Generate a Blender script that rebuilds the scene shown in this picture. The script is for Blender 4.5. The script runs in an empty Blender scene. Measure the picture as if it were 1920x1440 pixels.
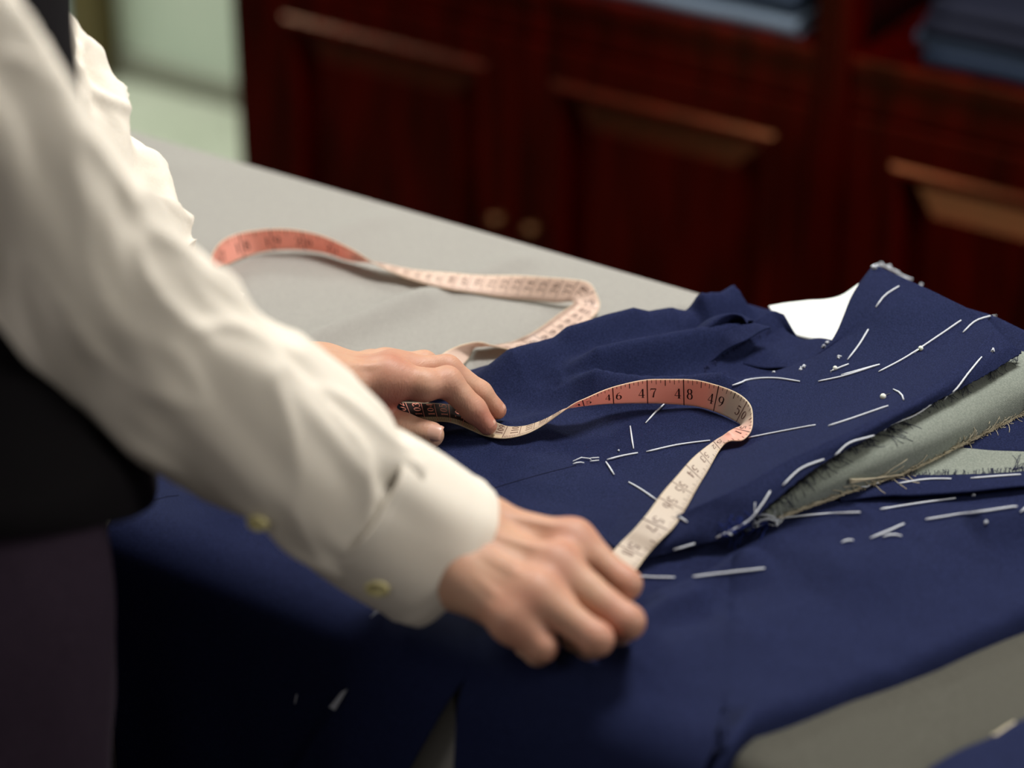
import bpy, bmesh, math, random
import numpy as np
from mathutils import Vector, noise
from mathutils.bvhtree import BVHTree
random.seed(7); np.random.seed(7)
SC = bpy.context.scene
COL = SC.collection

# ------------------------------------------------------------------ camera
FPX = 4533.3
TH = math.radians(28.8); AZ = math.radians(123.7)
TT = 0.80                      # table top height
HV = np.array([math.cos(AZ), math.sin(AZ), 0.0]); ZV = np.array([0, 0, 1.0])
RV = np.array([HV[1], -HV[0], 0.0])
FV = HV*math.cos(TH) - ZV*math.sin(TH)
UV_ = HV*math.sin(TH) + ZV*math.cos(TH)
CAMP = -HV*(.84/math.tan(TH)) + ZV*(TT+.84)
cam = bpy.data.cameras.new('camera'); co = bpy.data.objects.new('camera', cam); COL.objects.link(co)
co.location = CAMP
co.rotation_euler = (math.pi/2-TH, 0, AZ-math.pi/2)
cam.sensor_width = 36; cam.lens = 85; cam.clip_start = .05; cam.clip_end = 60
cam.dof.use_dof = True; cam.dof.focus_distance = 1.66; cam.dof.aperture_fstop = 2.7
SC.camera = co
SC.view_settings.view_transform = 'Standard'
SC.view_settings.look = 'None'
SC.view_settings.gamma = 1; SC.view_settings.exposure = 0.0
SC.view_settings.use_curve_mapping = False

# ------------------------------------------------------------------ light
w = bpy.data.worlds.new('world'); SC.world = w; w.use_nodes = True
w.node_tree.nodes['Background'].inputs[0].default_value = (1.0, .95, .90, 1)
w.node_tree.nodes['Background'].inputs[1].default_value = 0.14
def area(name, loc, target, sx, sy, power, col):
    l = bpy.data.lights.new(name, 'AREA'); l.shape = 'RECTANGLE'; l.size = sx; l.size_y = sy
    l.energy = power; l.color = col
    o = bpy.data.objects.new(name, l); COL.objects.link(o); o.location = loc
    o.rotation_euler = (Vector(target)-Vector(loc)).to_track_quat('-Z', 'Y').to_euler()
    return o
area('ceiling_panel_light', (.20, .55, 2.4), (0.1, -.05, .8), .5, .4, 37, (1, .97, .93))
area('window_light', (2.3, .65, 1.9), (0, -.1, .85), .7, .7, 23, (1, .95, .88))
area('front_fill_light', (-1.2, -2.6, 1.9), (-.1, -.4, 1.0), 1.6, 1.4, 17, (1, .94, .90))  # added soft fill from the camera side, no real source there
area('aisle_ceiling_light', (-1.25, .98, 2.5), (-1.2, 1.0, 0), 1.3, .4, 14, (1, .86, .72))
area('far_room_light', (-2.5, 1.35, 2.2), (-2.0, 1.8, .0), .8, .8, 72, (.95, 1, .94))

# ------------------------------------------------------------------ helpers
def ray(px, py): return FV + RV*(px-960)/FPX - UV_*(py-720)/FPX
def Pz(px, py, h=0.0):
    d = ray(px, py); return CAMP + d*((TT+h-CAMP[2])/d[2])
def Py(px, py, y):
    d = ray(px, py); return CAMP + d*((y-CAMP[1])/d[1])
def Pd(px, py, dep): return CAMP + ray(px, py)*dep

def mesh(name, verts, faces, mat=None, parent=None, smooth=True, loc=None, **props):
    me = bpy.data.meshes.new(name)
    me.from_pydata([tuple(v) for v in verts], [], [tuple(int(i) for i in f) for f in faces])
    if smooth: me.polygons.foreach_set('use_smooth', [True]*len(me.polygons))
    me.update()
    o = bpy.data.objects.new(name, me); COL.objects.link(o)
    if mat:
        for m in (mat if isinstance(mat, (list, tuple)) else [mat]): me.materials.append(m)
    if parent: o.parent = parent
    for k, v in props.items(): o[k] = v
    return o
def thing(name, label, cat, group=None, **kw):
    o = bpy.data.objects.new(name, None); COL.objects.link(o); o.empty_display_size = .05
    o['label'] = label; o['category'] = cat
    if group: o['group'] = group
    return o
def setloc(root, loc):
    """put the empty at the base of its thing, children keep their world places"""
    root.location = loc
    for c in root.children: c.matrix_parent_inverse.translation = -Vector(loc)

class MB:
    def __init__(s): s.v = []; s.f = []
    def box(s, x0, x1, y0, y1, z0, z1, bev=0.0):
        bm = bmesh.new(); bmesh.ops.create_cube(bm, size=1)
        for v in bm.verts:
            v.co = ((x0+x1)/2+v.co.x*(x1-x0), (y0+y1)/2+v.co.y*(y1-y0), (z0+z1)/2+v.co.z*(z1-z0))
        if bev: bmesh.ops.bevel(bm, geom=bm.edges[:], offset=bev, segments=2, profile=.6, affect='EDGES')
        s.addbm(bm); return s
    def addbm(s, bm):
        n = len(s.v); bm.verts.index_update()
        s.v += [tuple(v.co) for v in bm.verts]
        s.f += [tuple(n+v.index for v in f.verts) for f in bm.faces]; bm.free()
    def add(s, v, f):
        n = len(s.v); s.v += [tuple(p) for p in v]; s.f += [tuple(n+i for i in q) for q in f]; return s
    def build(s, name, mat, parent=None, smooth=False, **kw): return mesh(name, s.v, s.f, mat, parent, smooth, **kw)

def tube_vf(pts, rad, n=6, caps=True):
    pts = [np.array(p, float) for p in pts]; N = len(pts)
    rad = rad if hasattr(rad, '__len__') else [rad]*N
    vs = []; fs = []
    up = np.array([.13, .21, .97]); prev = None
    for i, p in enumerate(pts):
        t = pts[min(i+1, N-1)]-pts[max(i-1, 0)]; t = t/(np.linalg.norm(t)+1e-12)
        a = np.cross(t, up if prev is None else np.cross(prev, t)); 
        if np.linalg.norm(a) < 1e-6: a = np.cross(t, [1, 0, 0])
        a /= np.linalg.norm(a); b = np.cross(t, a); prev = a
        if prev is not None: pass
        for k in range(n):
            an = 2*math.pi*k/n
            vs.append(p+(a*math.cos(an)+b*math.sin(an))*rad[i])
        prev = None
    for i in range(N-1):
        for k in range(n):
            fs.append((i*n+k, i*n+(k+1) % n, (i+1)*n+(k+1) % n, (i+1)*n+k))
    if caps:
        fs.append(tuple(range(n))[::-1]); fs.append(tuple((N-1)*n+k for k in range(n)))
    return vs, fs
def cr(P, n):
    """catmull-rom resample of P (k,dim), n points uniformly in parameter"""
    P = np.array(P, float); K = len(P)
    Q = np.vstack([2*P[0]-P[1], P, 2*P[-1]-P[-2]])
    t = np.linspace(0, K-1, n); i = np.minimum(t.astype(int), K-2); u = (t-i)[:, None]
    p0, p1, p2, p3 = Q[i], Q[i+1], Q[i+2], Q[i+3]
    return .5*((2*p1)+(-p0+p2)*u+(2*p0-5*p1+4*p2-p3)*u*u+(-p0+3*p1-3*p2+p3)*u**3)
def grid_faces(nr, nc, off=0):
    return [(off+r*nc+c, off+r*nc+c+1, off+(r+1)*nc+c+1, off+(r+1)*nc+c) for r in range(nr-1) for c in range(nc-1)]
def solid(o, th, off=-1):
    m = o.modifiers.new('thickness', 'SOLIDIFY'); m.thickness = th; m.offset = off; return o

# ------------------------------------------------------------------ materials
def mat(name, col, rough=.6, spec=.3, **kw):
    m = bpy.data.materials.new(name); m.use_nodes = True
    b = m.node_tree.nodes['Principled BSDF']
    b.inputs['Base Color'].default_value = (*col, 1); b.inputs['Roughness'].default_value = rough
    b.inputs['Specular IOR Level'].default_value = spec
    for k, v in kw.items(): b.inputs[k].default_value = v
    return m
def lin(r, g, b):
    f = lambda c: (c/255/12.92) if c/255 <= .04045 else ((c/255+.055)/1.055)**2.4
    return (f(r), f(g), f(b))
def N(m, t, **kw):
    n = m.node_tree.nodes.new(t)
    for k, v in kw.items():
        if k in n.inputs.keys() if hasattr(n.inputs, 'keys') else False: n.inputs[k].default_value = v
        else: setattr(n, k, v)
    return n
def link(m, a, b): m.node_tree.links.new(a, b)
def vary(m, c0, c1, scale=8, detail=4, stretch=(1, 1, 1), lo=.35, hi=.65, coord='Object'):
    tc = N(m, 'ShaderNodeTexCoord'); mp = N(m, 'ShaderNodeMapping'); mp.inputs['Scale'].default_value = stretch
    nz = N(m, 'ShaderNodeTexNoise'); nz.inputs['Scale'].default_value = scale; nz.inputs['Detail'].default_value = detail
    rp = N(m, 'ShaderNodeValToRGB'); rp.color_ramp.elements[0].position = lo; rp.color_ramp.elements[1].position = hi
    rp.color_ramp.elements[0].color = (*c0, 1); rp.color_ramp.elements[1].color = (*c1, 1)
    link(m, tc.outputs[coord], mp.inputs[0]); link(m, mp.outputs[0], nz.inputs['Vector'])
    link(m, nz.outputs['Fac'], rp.inputs[0]); link(m, rp.outputs[0], m.node_tree.nodes['Principled BSDF'].inputs['Base Color'])
    return nz, rp, tc, mp
def bump(m, src, strength=.3, dist=.001):
    b = N(m, 'ShaderNodeBump'); b.inputs['Strength'].default_value = strength; b.inputs['Distance'].default_value = dist
    link(m, src, b.inputs['Height']); link(m, b.outputs[0], m.node_tree.nodes['Principled BSDF'].inputs['Normal']); return b
def cloth_mat(name, c0, c1, scale=900, rough=.85, wave=0, sheen=.15, b=.25):
    m = mat(name, c0, rough, .15); nz, rp, tc, mp = vary(m, c0, c1, scale, 2, lo=.38, hi=.75)
    m.node_tree.nodes['Principled BSDF'].inputs['Sheen Weight'].default_value = sheen
    if wave:
        wv = N(m, 'ShaderNodeTexWave'); wv.inputs['Scale'].default_value = wave; wv.bands_direction = 'DIAGONAL'
        wv.inputs['Distortion'].default_value = .6; wv.inputs['Detail'].default_value = 1
        link(m, tc.outputs['Object'], wv.inputs['Vector']); bump(m, wv.outputs['Fac'], b, .0004)
    else: bump(m, nz.outputs['Fac'], b, .0005)
    return m
NAVY = cloth_mat('navy_wool', lin(19, 25, 52), lin(35, 42, 77), 1100, .85, sheen=.0)
NAVY.node_tree.nodes['Principled BSDF'].inputs['Specular IOR Level'].default_value = .09
NAVY.node_tree.nodes['Principled BSDF'].inputs['Sheen Tint'].default_value = (.4, .5, 1, 1)
CANVAS = cloth_mat('grey_green_canvas', lin(118, 125, 116), lin(142, 148, 138), 900, .85, wave=420, b=.5)
SHIRT = cloth_mat('white_cotton', lin(222, 214, 200), lin(228, 221, 208), 700, .8, sheen=.05, b=.1)
SHIRT.node_tree.nodes['Principled BSDF'].inputs['Subsurface Weight'].default_value = .1
SHIRT.node_tree.nodes['Principled BSDF'].inputs['Subsurface Radius'].default_value = (.01, .008, .006)
GREYC = cloth_mat('grey_table_cotton', lin(142, 140, 135), lin(152, 150, 144), 600, .9, sheen=.05, b=.12)
VEST = cloth_mat('black_suiting', lin(9, 7, 10), lin(14, 11, 15), 500, .85, sheen=0)
TROU = cloth_mat('aubergine_suiting', lin(44, 33, 46), lin(58, 46, 60), 500, .85, sheen=.02)
PAD = cloth_mat('white_wadding', lin(238, 242, 238), lin(246, 248, 246), 200, .9)
THREAD = mat('white_basting_cotton', lin(205, 210, 218), .7, .2)
THREADC = mat('cream_canvas_yarn', lin(190, 180, 155), .8, .2)
THREADN = mat('navy_yarn', lin(24, 28, 62), .8, .2)
THREADB = mat('royal_blue_yarn', lin(22, 38, 104), .8, .2)
SEAM = mat('seam_thread', lin(12, 14, 34), .8, .1)
PEARL = mat('pearl_plastic', lin(238, 234, 218), .15, .6, **{'Subsurface Weight': .2})
STEEL = mat('steel', (.7, .7, .7), .25, .5, Metallic=1.0)
BUTT = mat('yellow_shell_button', lin(226, 216, 156), .4, .5)
WOOD = mat('mahogany', (.05, .01, .006), .22, .5)
_, _, _, _ = vary(WOOD, lin(32, 1, 1), lin(70, 2, 1), 6, 6, (6, 6, .8), .3, .75)
WOOD.node_tree.nodes['Principled BSDF'].inputs['Specular Tint'].default_value = (1, .42, .16, 1)
WOOD.node_tree.nodes['Principled BSDF'].inputs['Specular IOR Level'].default_value = .6
WOODD = mat('dark_mahogany', lin(34, 7, 7), .3, .45)
INSIDE = mat('cabinet_back_wood', lin(28, 8, 7), .5, .3)  # dark wood of the back panel
BRASS = mat('aged_brass', lin(110, 76, 50), .45, .5, Metallic=1.0)
FLOORM = mat('floor_tiles_stone', lin(150, 155, 138), .4, .4)
vary(FLOORM, lin(140, 146, 128), lin(160, 164, 148), 5)
WALLM = mat('pale_green_paint', lin(186, 205, 186), .7, .2)
vary(WALLM, lin(186, 200, 182), lin(198, 208, 190), 3)
OLIVE = mat('olive_painted_wood', lin(84, 74, 40), .5, .3)
TRIMM = mat('grey_trim_paint', lin(120, 122, 108), .5, .3)

# skin
SKIN = mat('skin', lin(214, 166, 138), .5, .35, **{'Subsurface Weight': .18})
SKIN.node_tree.nodes['Principled BSDF'].inputs['Subsurface Radius'].default_value = (.009, .004, .002)
def skin_nodes():
    m = SKIN; bs = m.node_tree.nodes['Principled BSDF']
    at = N(m, 'ShaderNodeAttribute'); at.attribute_name = 'flush'
    tc = N(m, 'ShaderNodeTexCoord')
    n1 = N(m, 'ShaderNodeTexNoise'); n1.inputs['Scale'].default_value = 60; n1.inputs['Detail'].default_value = 4
    link(m, tc.outputs['Object'], n1.inputs['Vector'])
    mx = N(m, 'ShaderNodeMix'); mx.data_type = 'RGBA'
    mx.inputs[6].default_value = (*lin(194, 156, 130), 1); mx.inputs[7].default_value = (*lin(168, 98, 82), 1)
    ad = N(m, 'ShaderNodeMath'); ad.operation = 'MULTIPLY_ADD'; ad.inputs[1].default_value = .55; ad.inputs[2].default_value = -.12
    link(m, n1.outputs['Fac'], ad.inputs[0])
    a2 = N(m, 'ShaderNodeMath'); a2.operation = 'ADD'; a2.use_clamp = True
    link(m, ad.outputs[0], a2.inputs[0]); link(m, at.outputs['Fac'], a2.inputs[1])
    link(m, a2.outputs[0], mx.inputs[0]); link(m, mx.outputs[2], bs.inputs['Base Color'])
    n2 = N(m, 'ShaderNodeTexNoise'); n2.inputs['Scale'].default_value = 420; n2.inputs['Detail'].default_value = 3
    mp = N(m, 'ShaderNodeMapping'); mp.inputs['Rotation'].default_value = (0, 0, .6); mp.inputs['Scale'].default_value = (3, .7, 1)
    link(m, tc.outputs['Object'], mp.inputs[0]); link(m, mp.outputs[0], n2.inputs['Vector'])
    bump(m, n2.outputs['Fac'], .45, .0006)
skin_nodes()
NAIL = mat('nail', lin(205, 158, 138), .3, .4, **{'Subsurface Weight': .1})

# ------------------------------------------------------------------ implicit surfaces
def surface_nets(D, org, h):
    s = D < 0
    nx, ny, nz = D.shape
    acc = np.zeros((nx-1, ny-1, nz-1, 3)); cnt = np.zeros((nx-1, ny-1, nz-1))
    corners = [(i, j, k) for i in (0, 1) for j in (0, 1) for k in (0, 1)]
    def sl(c): return D[c[0]:nx-1+c[0], c[1]:ny-1+c[1], c[2]:nz-1+c[2]]
    for ai in range(8):
        for ax in range(3):
            c0 = corners[ai]
            if c0[ax]: continue
            c1 = list(c0); c1[ax] = 1; c1 = tuple(c1)
            a, b = sl(c0), sl(c1); m = (a < 0) != (b < 0)
            t = np.where(m, a/(np.where(m, a-b, 1)), 0)
            for q in range(3):
                acc[..., q] += m*(c0[q] + (t if q == ax else 0))
            cnt += m
    act = cnt > 0
    idx = -np.ones(act.shape, int); idx[act] = np.arange(act.sum())
    ii = np.argwhere(act)
    V = (ii + acc[act]/cnt[act][:, None])*h + org
    F = []
    for ax in range(3):
        a = np.take(s, range(0, D.shape[ax]-1), ax); b = np.take(s, range(1, D.shape[ax]), ax)
        e = np.argwhere(a != b)
        u, v = [(1, 2), (2, 0), (0, 1)][ax]
        ok = (e[:, u] > 0) & (e[:, v] > 0) & (e[:, u] < D.shape[u]-1) & (e[:, v] < D.shape[v]-1)
        e = e[ok]
        fl = s[e[:, 0], e[:, 1], e[:, 2]]
        du = np.eye(3, dtype=int)[u]; dv = np.eye(3, dtype=int)[v]
        q = [e-du-dv, e-dv, e, e-du]
        q = [idx[p[:, 0], p[:, 1], p[:, 2]] for p in q]
        Q = np.stack(q, 1); Q[~fl] = Q[~fl][:, ::-1]
        F.append(Q)
    return V, np.vstack(F)
def seg(P, a, b, ra, rb):
    a = np.asarray(a, float); b = np.asarray(b, float); ab = b-a
    t = np.clip(((P-a)@ab)/(ab@ab+1e-12), 0, 1)
    return np.linalg.norm(P-(a+t[..., None]*ab), axis=-1)-(ra+(rb-ra)*t)
def ell(P, c, r, R=None):
    q = (P-np.asarray(c)); q = q@R if R is not None else q
    q = q/np.asarray(r); k = np.linalg.norm(q, axis=-1)
    return (k-1)*min(r)*(.6+.4) 
def smin(a, b, k):
    h = np.maximum(k-np.abs(a-b), 0)/k
    return np.minimum(a, b)-h*h*k*.25
def sdf_mesh(fn, lo, hi, h):
    lo = np.array(lo, float); hi = np.array(hi, float); n = np.ceil((hi-lo)/h).astype(int)+1
    G = np.stack(np.meshgrid(*[lo[i]+h*np.arange(n[i]) for i in range(3)], indexing='ij'), -1)
    D = fn(G.reshape(-1, 3)).reshape(n)
    return surface_nets(D, lo, h)

def hand_sdf(palm, fingers, ridges, kp=.009, kf=.0045, kj=.007):
    """palm: list of (a,b,ra,rb); fingers: list of joints [(p,r)...]; ridges: tendons [(a,b,r)]"""
    def fn(P):
        d = None
        for a, b, ra, rb in palm:
            s = seg(P, a, b, ra, rb); d = s if d is None else smin(d, s, kp)
        for a, b, r in ridges: d = smin(d, seg(P, a, b, r, r), .0035)
        out = d
        for fg in fingers:
            f = None
            for (p, r), (q, r2) in zip(fg[:-1], fg[1:]):
                s = seg(P, p, q, r, r2); f = s if f is None else smin(f, s, kf)
            out = np.minimum(out, smin(d, f, kj))
        return out
    return fn

# ------------------------------------------------------------------ setting
def struct(o): o['kind'] = 'structure'; return o
DARKF = mat('dark_unseen_floor', lin(44, 30, 24), .5, .3)  # unseen floor, made dark so the cabinet doors reflect little light
struct(MB().box(-5, 4, -3, 1.298, -.05, 0).build('floor', DARKF))
struct(MB().box(-5, -1.249, 1.30, 1.80, -.05, 0).build('floor', FLOORM))
struct(MB().box(-1.247, 4, 1.30, 1.80, -.05, 0).build('floor', DARKF))
struct(MB().box(-5, 4, 1.80, 1.90, 0, 2.7).build('wall_back', WALLM))
YC = 1.134
# ------------------------------------------------------------------ tailor's table and its cloth
YF, YB = -.300, .206
tb = thing('tailor_table', 'long narrow cutting table hidden under the grey cloth', 'table')
MB().box(-1.0, 1.6, YF+.012, YB-.012, TT-.036, TT-.004, .003).build('tabletop', WOODD, tb)
for x in (-.93, 1.53):
    for y in (YF+.07, YB-.07): MB().box(x-.025, x+.025, y-.025, y+.025, 0, TT-.036, .004).build('leg', WOODD, tb)
MB().box(-.92, 1.52, YF+.06, YF+.08, TT-.12, TT-.036).build('apron', WOODD, tb)
MB().box(-.92, 1.52, YB-.08, YB-.06, TT-.12, TT-.036).build('apron', WOODD, tb)
setloc(tb, (.3, -.04, 0))

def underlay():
    o = thing  # added dark sheet over the near edge, its colour stands in for shade
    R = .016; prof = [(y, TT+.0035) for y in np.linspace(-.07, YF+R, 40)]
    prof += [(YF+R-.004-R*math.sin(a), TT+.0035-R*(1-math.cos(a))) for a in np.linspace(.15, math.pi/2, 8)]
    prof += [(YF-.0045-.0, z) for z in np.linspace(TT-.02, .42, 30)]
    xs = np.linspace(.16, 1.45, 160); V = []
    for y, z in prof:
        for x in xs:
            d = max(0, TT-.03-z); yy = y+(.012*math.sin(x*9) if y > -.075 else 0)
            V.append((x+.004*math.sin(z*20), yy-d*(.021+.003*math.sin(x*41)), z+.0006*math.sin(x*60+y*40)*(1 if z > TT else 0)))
    o = mesh('dark_shade_cloth', V, grid_faces(len(prof), len(xs)), UNDER)
    o['label'] = 'added dark grey sheet under the jacket, standing in for shade at the near right edge of the table'; o['category'] = 'cloth'
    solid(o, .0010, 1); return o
UNDER = cloth_mat('shade_grey_cloth', lin(72, 71, 64), lin(82, 81, 74), 500, .9, sheen=0)  # dark tone of the added sheet, shade put into its colour
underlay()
def seg2(X, Y, a, b):
    ax, ay = a; bx, by = b; dx, dy = bx-ax, by-ay; L = dx*dx+dy*dy
    t = np.clip(((X-ax)*dx+(Y-ay)*dy)/L, 0, 1)
    px, py = X-(ax+t*dx), Y-(ay+t*dy)
    side = (dx*(Y-ay)-dy*(X-ax))/math.sqrt(L)
    return np.hypot(px, py), t, side
def ridge(X, Y, p0, p1, amp, sig, side_sig=None):
    a = Pz(*p0)[:2]; b = Pz(*p1)[:2]
    d, t, s = seg2(X, Y, a, b)
    sg = sig if side_sig is None else np.where(s > 0, sig, side_sig)
    return amp*np.exp(-(d/sg)**2)*np.clip(np.minimum(t, 1-t)*5+.25, 0, 1)

def fbm(P, sc, o=3):
    return np.array([noise.fractal(Vector((p[0]*sc[0], p[1]*sc[1], p[2]*sc[2])), 1.0, 2.0, o) for p in P])

# table cloth: a grid from the back hem over the top to the front hem
def make_cloth():
    R = .012; xs = np.linspace(-1.02, 1.62, 420)
    prof = []
    for z in np.linspace(.12, TT-R, 10): prof.append((YB+.002, z, 0))
    for a in np.linspace(0, 90, 6)[1:]: prof.append((YB-R+.002+R*math.cos(math.radians(a)), TT-R+R*math.sin(math.radians(a)), 0))
    for y in np.linspace(YB-R, YF+R, 150)[1:-1]: prof.append((y, TT, 1))
    for a in np.linspace(90, 0, 6): prof.append((YF+R-.002-R*math.cos(math.radians(a)), TT-R+R*math.sin(math.radians(a)), 0))
    for z in np.linspace(TT-R, .12, 24)[1:]: prof.append((YF-.002, z, 2))
    nr, nc = len(prof), len(xs)
    X = np.tile(xs, (nr, 1)); Y = np.array([p[0] for p in prof])[:, None]+0*X; Z = np.array([p[1] for p in prof])[:, None]+0*X
    top = np.array([1.0 if p[2] == 1 else 0 for p in prof])[:, None]
    e = np.clip(np.minimum(YB-.01-Y, Y-YF-.01)/.03, 0, 1)*top
    h = np.zeros_like(X)
    for p0, p1, amp, s1, s2 in [((520, 672), (830, 548), .0040, .010, .017), ((830, 548), (1150, 425), .0030, .010, .016),
            ((520, 478), (830, 366), .0016, .012, .018),
            ((1100, 650), (1420, 530), .0026, .010, .016), ((300, 330), (520, 262), .001, .02, .03)]:
        h += ridge(X, Y, p0, p1, amp*2.8, s1, s2)
    Z = Z+h*e
    # hanging front: shallow vertical folds
    fr = np.array([max(0, (TT-.02-p[1])) if p[2] == 2 else 0 for p in prof])[:, None]
    Y = Y-fr*.012*(1+np.sin(X*38+1.0)*.8+.4*np.sin(X*71))*.7
    bk = np.array([max(0, (TT-.02-p[1])) if p[0] > YB else 0 for p in prof])[:, None]
    Y = Y+bk*.02*(1+np.sin(X*33))
    V = np.stack([X, Y, Z], -1).reshape(-1, 3)
    global BT
    BT = BVHTree.FromPolygons([tuple(p) for p in V], grid_faces(nr, nc))
    o = mesh('tablecloth', V, grid_faces(nr, nc), GREYC)
    o['label'] = 'plain grey cotton cloth with soft creases spread over the whole table'; o['category'] = 'tablecloth'
    solid(o, .0008, -1)
    return o
make_cloth()

# ------------------------------------------------------------------ the navy jacket being made
JK = thing('unfinished_jacket', 'navy wool jacket in the making with white basting stitches and frayed edges', 'jacket')
BODYH = .010
SURF = []       # (verts, faces) for ray casting
def sheet(name, rows, m, nr=40, nc=120, th=.0009, wr=.0006, wsc=30, parent=None, seed=0, fray=0):
    rows = [cr(r, nc) for r in rows]
    G = np.stack(rows, 0)                    # (k, nc, 3) px,py,h
    G = np.stack([cr(G[:, c], nr) for c in range(nc)], 1)
    V = np.array([Pz(a, b, c) for a, b, c in G.reshape(-1, 3)])
    dz = fbm(V+seed, (wsc, wsc, 1), 2)*wr
    V[:, 2] += dz
    if fray:
        W = V.reshape(nr, nc, 3); d = W[0]-W[1]; d /= np.linalg.norm(d, axis=1)[:, None]+1e-9
        W[0] += d*(np.random.rand(nc, 1)-.5)*fray
        V = W.reshape(-1, 3)
    F = grid_faces(nr, nc)
    o = mesh(name, V, F, m, parent if parent else JK); solid(o, th, 0)
    SURF.append((V, F)); return o

def Pf(px, py): return Py(px, py, YF-.014)
def make_main():
    Bp = [(240, 888), (330, 862), (600, 778), (800, 727), (920, 693), (1150, 637), (1350, 596), (1500, 610), (1800, 692), (2040, 762)]
    Ep = [(226, 975), (330, 1015), (560, 1085), (700, 1140), (905, 1235), (1150, 1320), (1325, 1395), (1412, 1398), (1750, 1272), (2090, 1120)]
    Ls = [.62, .62, .62, .62, .62, .62, .50, 0, 0, 0]
    B = np.array([Pz(*p)[:2] for p in Bp]); E = []
    for i, p in enumerate(Ep):
        w_ = Pz(*p)[:2]
        if i <= 6: w_[1] = YF
        E.append(w_)
    E = np.array(E)
    CB = np.hstack([B, E, np.array(Ls)[:, None]])
    R = .026
    gapx, gapz = Pf(910, 1292)[0], Pf(910, 1292)[2]
    def part(name, i0, i1, nc, left):
        full = cr(CB, 10*60)[:]
        t = np.linspace(i0, i1, nc)/9*(len(full)-1)
        ii = np.clip(t.astype(int), 0, len(full)-2); u = (t-ii)[:, None]
        C_ = full[ii]*(1-u)+full[ii+1]*u
        nr = 260; V = np.zeros((nr, nc, 3))
        for c in range(nc):
            b, e, L = C_[c, :2], C_[c, 2:4].copy(), max(0, C_[c, 4])
            if t[c]/(len(full)-1)*9 <= 6.3: e[1] = min(e[1], YF)
            Lt = np.linalg.norm(e-b); tot = Lt+L
            # more rows on the top than on the hang
            f = np.linspace(0, 1, nr); nt = .62 if L > .3 else .62+.38*(1-L/.3)
            s = np.where(f < nt, f/nt*Lt, Lt+(f-nt)/max(1e-6, 1-nt)*L)
            for r in range(nr):
                sr = s[r]; 
                k = min(sr/Lt, 1); x, y = b+(e-b)*k
                edge = min(sr, tot-sr)
                hh = BODYH*(1-math.exp(-(edge/.006)**1.2)) if edge < .05 else BODYH
                q = t[c]/(len(full)-1)*9
                if q > 6: hh *= 1+.5*min(1, (q-6))
                if hh < .0012: hh = .0012
                if L < .01:
                    V[r, c] = (x, y, TT+hh); continue
                # wrap over the front edge with radius R (offset outward by hh)
                yy = y; z = TT
                over = sr-(Lt-R*.6*Lt/max(1e-6, b[1]-e[1]))
                Rr = R+hh; a = max(0, over)/Rr
                if over <= 0: V[r, c] = (x, y, TT+hh)
                elif a < math.pi/2:
                    V[r, c] = (x, YF+R*.6-Rr*math.sin(a)*1.0+0, TT+hh-Rr*(1-math.cos(a)))
                else: V[r, c] = (x, YF+R*.6-Rr, TT+hh-Rr-(over-Rr*math.pi/2))
        X, Y, Z = V[..., 0], V[..., 1], V[..., 2]
        topm = np.clip((Y-YF-.005)/.03, 0, 1)
        h = np.zeros_like(X)
        for p0, p1, amp, s1, s2 in [
            ((890, 750), (1320, 640), .016, .014, .026), ((1060, 750), (1440, 665), .014, .010, .014),
            ((1065, 764), (1400, 764), .012, .006, .016), ((1020, 690), (1200, 650), .008, .012, .018),
            ((1300, 655), (1385, 606), .016, .010, .014),
            ((820, 845), (1040, 800), .0022, .006, .02), ((700, 830), (900, 800), .003, .01, .01),
            ((1200, 1172), (1420, 1085), .006, .007, .016), ((1150, 1215), (1330, 1150), .004, .006, .012),
            ((1420, 1080), (1640, 1020), .005, .012, .03), ((1560, 1030), (1920, 1000), .006, .010, .03),
            ((1240, 1050), (1700, 1120), .003, .03, .03), ((1500, 1130), (1900, 1060), .005, .03, .04),
            ((1150, 1290), (1420, 1200), .004, .015, .03),
            ((1800, 1050), (1990, 1025), .008, .010, .02)]:
            h += ridge(X, Y, p0, p1, amp*1.5, s1, s2)
        nz = fbm(V.reshape(-1, 3)*[1, 1, .2], (9, 16, 4), 3).reshape(X.shape)
        Z += (h+nz*.0030)*topm
        # the hanging part: folds that deepen downwards
        dn = np.clip((TT-.02-Z), 0, 1)*(1-np.clip((Y-YF)/.01, 0, 1))
        fo = np.sin((X-.08)*46+np.clip(TT-Z, 0, 1)*5)+.6*np.sin((X+.3)*83-np.clip(TT-Z, 0, 1)*9)
        Y -= dn*(.036+.022*fo)*1.0+ np.clip(dn*20, 0, 1)*.002
        # pleat edge running down from under the cuff
        pl = [Pf(790, 1150), Pf(700, 1235), Pf(640, 1325), Pf(560, 1440), Pf(500, 1560)]
        for a, b in zip(pl[:-1], pl[1:]):
            inside = (Z <= a[2]+.0005) & (Z > b[2]-.0005)
            k = np.clip((a[2]-Z)/(a[2]-b[2]), 0, 1); xl = a[0]+(b[0]-a[0])*k
            st = np.clip((X-xl)/.004, 0, 1)*np.exp(-np.clip(X-xl, 0, 1)/.05)
            Y -= np.where(inside, st*.009*np.clip(dn*14, 0, 1), 0)
        below = np.clip(gapz-Z, 0, 1)
        if left:
            wgt = np.linspace(0, 1, nc)[None, :]**6
            X -= below*wgt*.45
            wl = np.linspace(1, 0, nc)[None, :]**8
            zz = np.clip(Pf(250, 1275)[2]-Z, 0, .014)/.014
            X += wl*zz*.006*np.where(Y < YF, 1, 0)
        else:
            Y -= below*.02*np.exp(-np.linspace(0, 8, nc))[None, :]
        return np.stack([X, Y, Z], -1), nr, nc
    VL, nr, nl = part('l', 0, 4, 120, True)
    VR, nr, nk = part('r', 4, 9, 240, False)
    nL = nr*nl; V = np.vstack([VL.reshape(-1, 3), VR.reshape(-1, 3)])
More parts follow.
